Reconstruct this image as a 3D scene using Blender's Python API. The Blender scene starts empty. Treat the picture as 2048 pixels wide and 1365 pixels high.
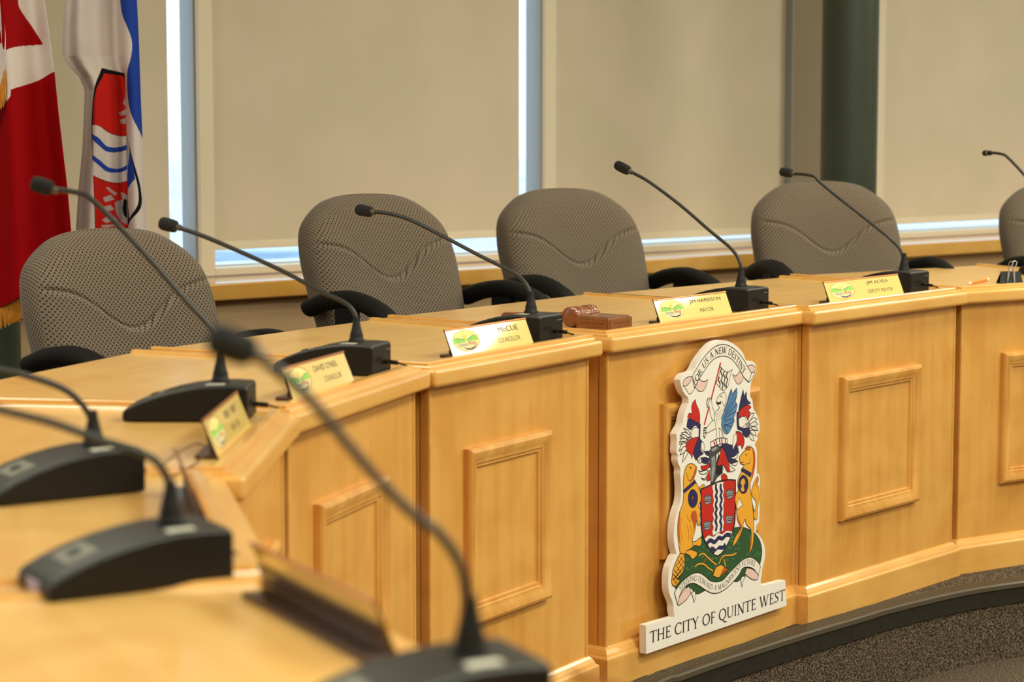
import bpy, bmesh, math, random
from mathutils import Vector, Matrix
from mathutils.geometry import tessellate_polygon
PI = math.pi
SC = bpy.context.scene
COL = SC.collection

# ------------------------------------------------------------------ camera
cam = bpy.data.cameras.new('camera')
cam.sensor_width = 36.0
cam.lens = 79.1
cam.clip_start = 0.05
cam.dof.use_dof = True
cam.dof.focus_distance = 5.3
cam.dof.aperture_fstop = 4.6
camo = bpy.data.objects.new('camera', cam)
COL.objects.link(camo)
camo.location = (0, 0, 1.296)
camo.rotation_euler = (PI / 2 - 0.101, 0, 0)
SC.camera = camo

# ------------------------------------------------------------------ world, lights, exposure
SC.view_settings.view_transform = 'Standard'
SC.view_settings.look = 'None'
SC.view_settings.gamma = 1.0
SC.view_settings.use_curve_mapping = False
SC.view_settings.exposure = -0.08
w = bpy.data.worlds.new('daylight')
SC.world = w
w.use_nodes = True
bg = w.node_tree.nodes['Background']
bg.inputs[0].default_value = (0.74, 0.89, 1.0, 1)
bg.inputs[1].default_value = 2.0


def area(name, loc, rot, sx, sy, power, color):
    l = bpy.data.lights.new(name, 'AREA')
    l.shape = 'RECTANGLE'
    l.size, l.size_y = sx, sy
    l.energy = power
    l.color = color
    o = bpy.data.objects.new(name, l)
    o.location = loc
    o.rotation_euler = rot
    COL.objects.link(o)
    return o


WARM = (0.95, 0.98, 0.80)
for i, (x, y, p, an) in enumerate(((-2.2, 1.0, 50, 40), (0.8, 1.2, 62, 40), (3.6, 1.6, 78, 40), (-1.6, 4.0, 36, 40), (1.9, 3.4, 84, 40), (4.6, 4.4, 90, 40), (2.25, 5.95, 44, 40), (1.0, 6.45, 16, 40), (5.45, 7.6, 78, 65), (3.5, 8.35, 40, 40), (1.0, -1.8, 52, 40))):  # next-to-last one is an added fill lamp to brighten the right-hand blind
    area('ceiling_or_fill_lamp', (x, y, 2.86), (0, 0, math.radians(an)), 1.2, 0.6, p, WARM)

# ------------------------------------------------------------------ helpers
def sc(r, g, b):
    f = lambda c: (c / 255 / 12.92) if c / 255 <= .04045 else ((c / 255 + .055) / 1.055) ** 2.4
    return (f(r), f(g), f(b), 1)


def mat(name, color, rough=.5, metal=0., coat=0., spec=.5, emis=None):
    m = bpy.data.materials.new(name)
    m.use_nodes = True
    b = m.node_tree.nodes['Principled BSDF']
    b.inputs['Base Color'].default_value = color
    b.inputs['Roughness'].default_value = rough
    b.inputs['Metallic'].default_value = metal
    b.inputs['Coat Weight'].default_value = coat
    b.inputs['Coat Roughness'].default_value = .15
    b.inputs['Specular IOR Level'].default_value = spec
    return m


def nodes(m):
    return m.node_tree.nodes, m.node_tree.links, m.node_tree.nodes['Principled BSDF']


def noise_mat(name, c1, c2, scale=(1, 1, 1), nscale=5., detail=4., rough=.5, coat=0., spec=.5, bump=0., c3=None, lo=.35, hi=.65):
    m = mat(name, c1, rough, 0, coat, spec)
    n, l, b = nodes(m)
    tc = n.new('ShaderNodeTexCoord'); mp = n.new('ShaderNodeMapping')
    mp.inputs['Scale'].default_value = scale
    nz = n.new('ShaderNodeTexNoise'); nz.inputs['Scale'].default_value = nscale; nz.inputs['Detail'].default_value = detail
    cr = n.new('ShaderNodeValToRGB')
    cr.color_ramp.elements[0].color = c1; cr.color_ramp.elements[0].position = lo
    cr.color_ramp.elements[1].color = c2; cr.color_ramp.elements[1].position = hi
    l.new(tc.outputs['Object'], mp.inputs[0]); l.new(mp.outputs[0], nz.inputs['Vector'])
    l.new(nz.outputs[0], cr.inputs[0]); l.new(cr.outputs[0], b.inputs['Base Color'])
    if bump:
        bp = n.new('ShaderNodeBump'); bp.inputs['Strength'].default_value = bump; bp.inputs['Distance'].default_value = .002
        l.new(nz.outputs[0], bp.inputs['Height']); l.new(bp.outputs[0], b.inputs['Normal'])
    return m


def wood(name, base, dark, grain, rough=.38, coat=.25):
    """maple veneer: fine grain running along one axis plus soft blotches"""
    m = mat(name, base, rough, 0, coat)
    n, l, b = nodes(m)
    tc = n.new('ShaderNodeTexCoord')
    mp = n.new('ShaderNodeMapping'); mp.inputs['Scale'].default_value = grain
    n1 = n.new('ShaderNodeTexNoise'); n1.inputs['Scale'].default_value = 1.0; n1.inputs['Detail'].default_value = 5
    n2 = n.new('ShaderNodeTexNoise'); n2.inputs['Scale'].default_value = 7.0; n2.inputs['Detail'].default_value = 2; n2.inputs['Distortion'].default_value = .6
    mx = n.new('ShaderNodeMath'); mx.operation = 'MULTIPLY_ADD'; mx.inputs[1].default_value = .45
    sm = n.new('ShaderNodeMath'); sm.operation = 'MULTIPLY'; sm.inputs[1].default_value = .55
    cr = n.new('ShaderNodeValToRGB')
    cr.color_ramp.elements[0].color = dark; cr.color_ramp.elements[0].position = .36
    cr.color_ramp.elements[1].color = base; cr.color_ramp.elements[1].position = .60
    l.new(tc.outputs['Object'], mp.inputs[0]); l.new(mp.outputs[0], n1.inputs['Vector']); l.new(tc.outputs['Object'], n2.inputs['Vector'])
    l.new(n2.outputs[0], sm.inputs[0]); l.new(n1.outputs[0], mx.inputs[0]); l.new(sm.outputs[0], mx.inputs[2])
    l.new(mx.outputs[0], cr.inputs[0]); l.new(cr.outputs[0], b.inputs['Base Color'])
    return m


M = {}
M['panel'] = wood('maple_panel', sc(226, 166, 84), sc(212, 148, 66), (30, 30, 2.2))
M['top'] = wood('maple_top', sc(229, 180, 106), sc(219, 165, 90), (2.5, 30, 30), .30, .22)
M['edge'] = wood('maple_edge', sc(232, 174, 92), sc(220, 158, 76), (3, 40, 40), .30, .6)
M['post'] = wood('maple_post', sc(226, 166, 84), sc(206, 140, 60), (40, 40, 3), .38, .25)
M['sill'] = wood('maple_sill', sc(222, 166, 84), sc(212, 152, 70), (2, 30, 30), .12, .6)
M['walnut'] = mat('dark_brown_foot', sc(70, 42, 22), .35, 0, .3)
M['black'] = mat('black_plastic', sc(24, 21, 18), .45, 0, 0, .3)
M['blacktop'] = noise_mat('charcoal_plastic', sc(38, 35, 31), sc(44, 41, 36), nscale=400, rough=.45)
M['foam'] = noise_mat('black_foam', sc(18, 17, 16), sc(34, 32, 30), nscale=900, rough=.95, bump=.6)
M['steel'] = mat('steel', sc(190, 188, 180), .25, 1)
M['rubber'] = noise_mat('black_rubber', sc(26, 24, 20), sc(36, 33, 27), nscale=60, rough=.5)
M['tread'] = mat('tread_rubber', sc(74, 64, 50), .42)
M['ferrule'] = mat('dark_ferrule', sc(84, 76, 64), .4, .3)
M['pad'] = mat('grey_pad', sc(120, 116, 100), .5)
M['sticker'] = mat('cream_sticker', sc(205, 198, 180), .5)
M['lilac'] = mat('lilac_label', sc(176, 166, 196), .4)
M['brass'] = mat('polished_brass', sc(238, 202, 108), .42, .12, .9)
M['brass'].node_tree.nodes['Principled BSDF'].inputs['Coat Roughness'].default_value = .05
M['copper'] = mat('copper_rod', sc(200, 132, 80), .3, .8)
M['cream'] = mat('cream_frame', sc(226, 210, 184), .5)
M['jamb'] = mat('sidelit_grey_jamb', sc(150, 152, 152), .45)  # side face of the cream frame; its outdoor side light is painted as grey
M['white'] = mat('white_outer_sill', sc(240, 242, 245), .5)
M['green'] = noise_mat('dark_green_column', sc(44, 52, 38), sc(54, 60, 44), nscale=2, rough=.45)
M['wall'] = noise_mat('tan_wall', sc(196, 160, 118), sc(188, 152, 110), nscale=3, rough=.7)
M['pier'] = mat('taupe_pier', sc(140, 124, 102), .7)
M['ceil'] = mat('ceiling_white', sc(225, 218, 205), .8)
M['roomwall'] = mat('room_wall', sc(200, 184, 158), .8)
M['armp'] = mat('black_armrest', sc(18, 18, 17), .6, 0, 0, .2)
M['gavel'] = noise_mat('red_brown_wood', sc(150, 82, 38), sc(120, 60, 26), (1, 1, 8), 60, rough=.3, coat=.5)
M['blk'] = noise_mat('sounding_block_wood', sc(136, 82, 42), sc(112, 64, 32), (1, 8, 1), 60, rough=.3, coat=.5)
M['blkplate'] = mat('bronze_plate', sc(150, 92, 44), .35, .4)
M['orange'] = mat('orange_pencil', sc(240, 140, 40), .4)
M['eraser'] = mat('white_eraser', sc(235, 215, 205), .7)
M['gold'] = noise_mat('gold_fringe', sc(214, 140, 30), sc(176, 104, 16), (60, 60, 2), 8, rough=.6)
M['cablebrown'] = mat('brown_cable', sc(84, 52, 30), .5)
M['ground'] = noise_mat('outside_pavement', sc(54, 84, 120), sc(150, 176, 204), (1, .5, 1), nscale=.45, rough=.9, lo=.42, hi=.58)
M['snow'] = noise_mat('outside_bright_ground', sc(205, 218, 235), sc(235, 240, 250), nscale=.2, rough=.9)
PAL = dict(k=(24, 20, 26), n=(38, 36, 84), r=(198, 34, 24), b=(84, 130, 176), w=(240, 228, 216), p=(232, 196, 184), g=(150, 148, 152),
           d=(70, 68, 72), e=(44, 82, 46), l=(92, 150, 96), o=(238, 166, 46), a=(190, 84, 22), t=(40, 30, 30), y=(250, 200, 60), c=(246, 220, 140), v=(226, 208, 156), h=(140, 200, 80), q=(44, 120, 110), z=(90, 60, 110), m=(60, 110, 150))
for k, v in PAL.items():
    M['c_' + k] = mat('paint_' + k, sc(*v), .5)
M['board'] = mat('white_board', sc(242, 232, 224), .5)


def fabric():
    m = mat('woven_fabric', sc(120, 102, 86), .9, 0, 0, .2)
    n, l, b = nodes(m)
    tc = n.new('ShaderNodeTexCoord')
    mp = n.new('ShaderNodeMapping'); mp.inputs['Rotation'].default_value = (0, 0, PI / 4); mp.inputs['Scale'].default_value = (118, 118, 118)
    vo = n.new('ShaderNodeTexVoronoi'); vo.voronoi_dimensions = '2D'; vo.feature = 'F1'; vo.inputs['Scale'].default_value = 1; vo.inputs['Randomness'].default_value = 0
    cr = n.new('ShaderNodeValToRGB')
    e = cr.color_ramp.elements
    e[0].position = .0; e[0].color = sc(70, 56, 46)
    e[1].position = .75; e[1].color = sc(50, 38, 30)
    for p, c in ((.13, (82, 68, 56)), (.22, (138, 121, 104)), (.40, (130, 113, 96)), (.49, (60, 46, 36))):
        q = e.new(p); q.color = sc(*c)
    l.new(tc.outputs['UV'], mp.inputs[0]); l.new(mp.outputs[0], vo.inputs['Vector']); l.new(vo.outputs['Distance'], cr.inputs[0])
    l.new(cr.outputs[0], b.inputs['Base Color'])
    b.inputs['Sheen Weight'].default_value = .15
    return m


M['fabric'] = fabric()


def carpet(name, cols, sc_):
    m = mat(name, sc(*cols[0]), .95, 0, 0, .1)
    n, l, b = nodes(m)
    tc = n.new('ShaderNodeTexCoord'); mp = n.new('ShaderNodeMapping'); mp.inputs['Scale'].default_value = (1, 1, 1)
    nz = n.new('ShaderNodeTexNoise'); nz.inputs['Scale'].default_value = sc_; nz.inputs['Detail'].default_value = 2
    cr = n.new('ShaderNodeValToRGB'); e = cr.color_ramp.elements
    e[0].position = .36; e[0].color = sc(*cols[0]); e[1].position = .66; e[1].color = sc(*cols[2])
    q = e.new(.5); q.color = sc(*cols[1])
    bp = n.new('ShaderNodeBump'); bp.inputs['Strength'].default_value = .9; bp.inputs['Distance'].default_value = .004
    l.new(tc.outputs['Object'], mp.inputs[0]); l.new(mp.outputs[0], nz.inputs['Vector']); l.new(nz.outputs[0], cr.inputs[0])
    l.new(cr.outputs[0], b.inputs['Base Color']); l.new(nz.outputs[0], bp.inputs['Height']); l.new(bp.outputs[0], b.inputs['Normal'])
    return m


M['carpet'] = carpet('speckled_carpet', ((38, 30, 24), (80, 66, 54), (140, 122, 104)), 230)


def blind_mat():
    m = bpy.data.materials.new('roller_blind_mesh'); m.use_nodes = True
    n, l = m.node_tree.nodes, m.node_tree.links
    n.remove(n['Principled BSDF']); out = n['Material Output']
    d = n.new('ShaderNodeBsdfDiffuse'); t = n.new('ShaderNodeBsdfTranslucent'); a = n.new('ShaderNodeMixShader')
    a.inputs[0].default_value = .10
    tc = n.new('ShaderNodeTexCoord'); mp = n.new('ShaderNodeMapping'); mp.inputs['Scale'].default_value = (1, 1, 1)
    nz = n.new('ShaderNodeTexNoise'); nz.inputs['Scale'].default_value = 3.2; nz.inputs['Detail'].default_value = 1.5
    cr = n.new('ShaderNodeValToRGB'); cr.color_ramp.elements[0].position = .38; cr.color_ramp.elements[0].color = sc(216, 200, 174)
    cr.color_ramp.elements[1].position = .68; cr.color_ramp.elements[1].color = sc(224, 204, 182)
    l.new(tc.outputs['Object'], mp.inputs[0]); l.new(mp.outputs[0], nz.inputs['Vector']); l.new(nz.outputs[0], cr.inputs[0])
    l.new(cr.outputs[0], d.inputs[0]); t.inputs[0].default_value = sc(225, 222, 215)
    l.new(d.outputs[0], a.inputs[1]); l.new(t.outputs[0], a.inputs[2]); l.new(a.outputs[0], out.inputs[0])
    return m


M['blind'] = blind_mat()


def glass_mat():
    m = bpy.data.materials.new('window_glass'); m.use_nodes = True
    n, l = m.node_tree.nodes, m.node_tree.links
    n.remove(n['Principled BSDF']); out = n['Material Output']
    t = n.new('ShaderNodeBsdfTransparent'); g = n.new('ShaderNodeBsdfGlossy'); g.inputs['Roughness'].default_value = .02
    a = n.new('ShaderNodeMixShader'); a.inputs[0].default_value = .04
    t.inputs[0].default_value = (.95, .98, 1, 1)
    l.new(t.outputs[0], a.inputs[1]); l.new(g.outputs[0], a.inputs[2]); l.new(a.outputs[0], out.inputs[0])
    return m


M['glass'] = glass_mat()


def cloth_mat():
    m = mat('flag_cloth', (1, 1, 1, 1), .8, 0, 0, .1)
    n, l, b = nodes(m)
    a = n.new('ShaderNodeVertexColor'); a.layer_name = 'design'
    l.new(a.outputs[0], b.inputs['Base Color'])
    return m


M['cloth'] = cloth_mat()


def link(name, me, mats, parent=None, smooth=False):
    o = bpy.data.objects.new(name, me)
    for m_ in (mats if isinstance(mats, (list, tuple)) else [mats]):
        me.materials.append(m_)
    COL.objects.link(o)
    if parent is not None:
        o.parent = parent
    if smooth:
        me.polygons.foreach_set('use_smooth', [True] * len(me.polygons))
    return o


class MB:
    def __init__(s):
        s.v = []; s.f = []; s.mi = []

    def add(s, vs, fs, mi=0):
        k = len(s.v); s.v += [tuple(v) for v in vs]; s.f += [tuple(i + k for i in f) for f in fs]; s.mi += [mi] * len(fs)

    def prism(s, poly, z0, z1, mi=0):
        n = len(poly); k = len(s.v)
        s.v += [(p[0], p[1], z0) for p in poly] + [(p[0], p[1], z1) for p in poly]
        fs = [tuple(range(n - 1, -1, -1)), tuple(range(n, 2 * n))] + [(i, (i + 1) % n, n + (i + 1) % n, n + i) for i in range(n)]
        s.f += [tuple(i + k for i in f) for f in fs]; s.mi += [mi] * len(fs)

    def box(s, x0, x1, y0, y1, z0, z1, mi=0):
        s.prism([(x0, y0), (x1, y0), (x1, y1), (x0, y1)], z0, z1, mi)

    def tube(s, path, r, n=10, mi=0, cap=True):
        path = [Vector(p) for p in path]; rs = r if isinstance(r, (list, tuple)) else [r] * len(path)
        k = len(s.v); up = None
        for i, p in enumerate(path):
            t = (path[min(i + 1, len(path) - 1)] - path[max(i - 1, 0)]).normalized()
            if up is None:
                up = Vector((0, 0, 1)) if abs(t.z) < .9 else Vector((1, 0, 0))
            a = (up - t * up.dot(t)).normalized(); up = a; b = t.cross(a)
            for j in range(n):
                q = 2 * PI * j / n
                s.v.append(tuple(p + (a * math.cos(q) + b * math.sin(q)) * rs[i]))
        m_ = len(path)
        for i in range(m_ - 1):
            for j in range(n):
                s.f.append((k + i * n + j, k + i * n + (j + 1) % n, k + (i + 1) * n + (j + 1) % n, k + (i + 1) * n + j)); s.mi.append(mi)
        if cap:
            s.f.append(tuple(k + j for j in range(n - 1, -1, -1))); s.f.append(tuple(k + (m_ - 1) * n + j for j in range(n))); s.mi += [mi, mi]

    def sweep(s, path, prof, closed=False, mi=0, caps=True):
        """path: plan points, prof: closed loop of (outward, z); outward is to the right of travel"""
        n = len(path); m_ = len(prof); k = len(s.v)
        P = [Vector(p[:2]) for p in path]
        for i in range(n):
            if closed: a, b = P[i - 1], P[(i + 1) % n]
            else: a, b = P[max(i - 1, 0)], P[min(i + 1, n - 1)]
            d1 = (P[i] - a); d2 = (b - P[i])
            if d1.length < 1e-9: d1 = d2
            if d2.length < 1e-9: d2 = d1
            d1.normalize(); d2.normalize()
            n1 = Vector((d1.y, -d1.x)); n2 = Vector((d2.y, -d2.x))
            mt = (n1 + n2); L = mt.length_squared; mt = mt * (2 / L)
            for o, z in prof:
                q = P[i] + mt * o; s.v.append((q.x, q.y, z))
        for i in range(n if closed else n - 1):
            i2 = (i + 1) % n
            for j in range(m_):
                j2 = (j + 1) % m_
                s.f.append((k + i * m_ + j, k + i2 * m_ + j, k + i2 * m_ + j2, k + i * m_ + j2)); s.mi.append(mi)
        if not closed and caps:
            s.f.append(tuple(k + j for j in range(m_))); s.f.append(tuple(k + (n - 1) * m_ + j for j in range(m_ - 1, -1, -1))); s.mi += [mi, mi]

    def lathe(s, prof, n=20, mi=0, M4=None):
        k = len(s.v)
        for r, z in prof:
            for j in range(n):
                q = 2 * PI * j / n; v = Vector((r * math.cos(q), r * math.sin(q), z))
                s.v.append(tuple(M4 @ v if M4 is not None else v))
        for i in range(len(prof) - 1):
            for j in range(n):
                s.f.append((k + i * n + j, k + i * n + (j + 1) % n, k + (i + 1) * n + (j + 1) % n, k + (i + 1) * n + j)); s.mi.append(mi)
        s.f.append(tuple(k + j for j in range(n - 1, -1, -1))); s.f.append(tuple(k + (len(prof) - 1) * n + j for j in range(n))); s.mi += [mi, mi]

    def mesh(s, name):
        me = bpy.data.meshes.new(name)
        me.from_pydata(s.v, [], s.f); me.update()
        me.polygons.foreach_set('material_index', s.mi)
        bm = bmesh.new(); bm.from_mesh(me); bmesh.ops.recalc_face_normals(bm, faces=bm.faces); bm.to_mesh(me); bm.free()
        return me

    def build(s, name, mats, parent=None, smooth=False, bevel=0, seg=2, ang=35):
        o = link(name, s.mesh(name), mats, parent, smooth)
        if bevel:
            b = o.modifiers.new('bevel', 'BEVEL'); b.width = bevel; b.segments = seg; b.limit_method = 'ANGLE'; b.angle_limit = math.radians(ang)
            o.data.polygons.foreach_set('use_smooth', [True] * len(o.data.polygons))
            wn = o.modifiers.new('wn', 'WEIGHTED_NORMAL'); wn.keep_sharp = False
        elif smooth:
            e = o.modifiers.new('es', 'EDGE_SPLIT'); e.split_angle = math.radians(40)
        return o


def tag(o, label=None, cat=None, group=None, kind=None):
    if label: o['label'] = label
    if cat: o['category'] = cat
    if group: o['group'] = group
    if kind: o['kind'] = kind
    return o


def empty(name, loc, rz=0.):
    o = bpy.data.objects.new(name, None); o.empty_display_size = .1
    o.location = loc; o.rotation_euler = (0, 0, rz); COL.objects.link(o)
    return o


def structure(o):
    o['kind'] = 'structure'; return o


def catmull(pts, n=8, closed=False):
    P = [Vector(p) for p in pts]; out = []; m_ = len(P)
    for i in range(m_ if closed else m_ - 1):
        if closed: a, b, c, d = P[i - 1], P[i], P[(i + 1) % m_], P[(i + 2) % m_]
        else: a, b, c, d = P[max(i - 1, 0)], P[i], P[i + 1], P[min(i + 2, m_ - 1)]
        for j in range(n):
            t = j / n
            out.append(.5 * ((2 * b) + (c - a) * t + (2 * a - 5 * b + 4 * c - d) * t * t + (-a + 3 * b - 3 * c + d) * t ** 3))
    if not closed: out.append(P[-1])
    return out


ZT = 0.816     # top of the worktop lip
FZ = 0.008     # platform carpet
ZS = ZT - .0065
LOW = -0.2     # lower floor

# ------------------------------------------------------------------ platform and floors
UNITS={"O":[[-0.3737,3.6908],[-0.1888,4.2867],[-0.7678,4.5784],[-1.0377,3.812]],"C":[[-0.1624,4.3249],[0.1651,4.8734],[-0.3247,5.2988],[-0.7454,4.6186]],"M":[[0.2089,4.9558],[0.7162,5.6363],[0.2044,6.0535],[-0.2977,5.3588]],"D":[[0.7433,5.6113],[1.2263,6.2013],[0.8074,6.6776],[0.2078,6.0222]],"N":[[1.2486,6.2355],[1.7976,6.6018],[1.5048,7.21],[0.8342,6.7378]],"L":[[-0.3919,3.0399],[-0.3768,3.6403],[-1.0447,3.7382],[-1.0649,2.9875]],"P":[[-0.2786,2.3734],[-0.4197,3.0182],[-1.0904,2.9423],[-0.918,2.1571]],"Q":[[-0.0325,1.8867],[-0.2552,2.3231],[-0.8867,2.0846],[-0.6047,1.5286]],"R":[[0.405,1.3405],[-0.0107,1.8531],[-0.5766,1.4852],[-0.0636,0.8546]]}
MICS={"M":[[0.5756,5.5552,0.868],143.3,[[0.0019,0.0359],[0.0137,0.0664],[0.0399,0.094],[0.1014,0.1355],[0.1905,0.1982],[0.281,0.253],[0.3267,0.2738],[0.3467,0.2812],[0.3853,0.2972]]],"C":[[0.0408,4.8144,0.868],149.16,[[0.0013,0.0344],[0.005,0.0504],[0.0212,0.0713],[0.0526,0.0896],[0.1285,0.1195],[0.2185,0.1572],[0.31,0.1933],[0.3698,0.2063],[0.4142,0.2086],[0.4521,0.2134]]],"O":[[-0.2824,4.1999,0.868],162.76,[[0.0018,0.0329],[0.0106,0.0562],[0.0326,0.0745],[0.0829,0.095],[0.1639,0.1329],[0.2663,0.1737],[0.3285,0.1965],[0.3785,0.2111],[0.4111,0.2183]]],"L":[[-0.4657,3.5696,0.868],178.55,[[0.0003,0.0402],[0.0016,0.0602],[0.0156,0.0882],[0.055,0.1321],[0.1099,0.1958],[0.1569,0.2474],[0.1961,0.287],[0.2198,0.3013],[0.2651,0.3084],[0.2952,0.3179]]],"D":[[1.0722,6.1425,0.868],140.69,[[0.0021,0.0259],[0.0087,0.0489],[0.0294,0.0728],[0.1087,0.1279],[0.2055,0.1904],[0.2709,0.235],[0.2957,0.2527],[0.3649,0.2585],[0.4,0.2636]]],"P":[[-0.5402,2.8758,0.868],214.0,[[0.0022,0.0282],[0.0054,0.0414],[0.0174,0.0585],[0.0375,0.0761],[0.071,0.0911],[0.1237,0.1073]]],"Q":[[-0.3563,2.3193,0.868],210.03,[[0.0007,0.0265],[0.0031,0.0478],[0.0122,0.0643],[0.0274,0.076],[0.0757,0.0952],[0.1281,0.1169],[0.1794,0.133]]],"R":[[-0.0333,1.7524,0.868],205.0,[[0.0008,0.0284],[0.0021,0.0446],[0.0085,0.0733],[0.0256,0.0987],[0.0425,0.1119],[0.0676,0.1354],[0.1004,0.1727],[0.1325,0.2112],[0.1563,0.2334],[0.1798,0.2496],[0.2,0.258]]]}
PLATES={"M":[[0.3493,5.253],[0.5498,5.5764],0.019,0.047],"D":[[0.8237,5.7993],[1.0868,6.2128],0.015,0.049],"C":[[-0.1172,4.5198],[0.0473,4.8107],0.019,0.047],"O":[[-0.375,3.8585],[-0.2969,4.1876],0.02,0.043],"L":[[-0.426,3.2328],[-0.413,3.5358],0.023,0.048],"Q":[[-0.2247,2.3479],[-0.1082,2.1351],-0.031,0.038]}
ARC=[[0.3109,4.9655],[0.3863,5.0699],[0.5013,5.2176],[0.7332,5.4905],[0.8915,5.6635],[0.986,5.7689],[1.2089,5.9724],[1.4111,6.1027]]
BOARD=[[396.4,763.7],[425.3,763.7],[454.6,757.1],[488.0,742.8],[514.4,725.1],[531.6,704.2],[552.3,703.4],[571.5,694.9],[577.4,682.6],[572.0,671.3],[553.5,649.7],[548.4,618.9],[560.0,608.0],[566.2,585.8],[577.8,574.7],[589.6,559.7],[595.7,543.2],[596.1,527.4],[584.7,520.8],[586.9,506.8],[580.2,506.2],[574.8,496.9],[583.5,482.9],[584.1,452.7],[584.7,426.1],[595.9,421.0],[600.4,408.9],[599.3,393.2],[600.4,343.9],[599.6,318.8],[598.5,304.5],[584.6,297.9],[583.6,280.7],[602.0,269.2],[619.3,252.1],[628.2,231.8],[627.3,208.6],[616.5,185.6],[610.0,159.7],[615.3,176.0],[609.8,160.9],[612.2,142.5],[730.5,137.6],[738.2,71.9],[101.6,73.3],[99.2,139.9],[221.1,137.3],[215.0,153.5],[214.8,166.8],[198.0,194.3],[192.7,208.4],[192.5,238.8],[198.4,258.3],[205.8,266.7],[221.8,281.9],[226.8,283.8],[217.8,303.1],[213.8,324.2],[217.0,357.8],[226.7,383.8],[239.0,401.1],[243.7,418.9],[243.4,442.2],[239.3,468.6],[240.4,480.8],[230.1,495.7],[227.5,505.5],[229.9,513.4],[223.6,519.6],[223.4,534.6],[224.4,549.4],[222.2,563.5],[232.3,572.6],[245.9,584.1],[251.9,600.3],[259.3,614.5],[273.0,629.9],[271.0,642.3],[257.0,652.1],[241.2,672.3],[235.9,687.7],[249.5,697.6],[277.1,700.6],[291.0,703.1],[311.7,723.7],[339.6,742.0],[371.3,758.2]]
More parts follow.
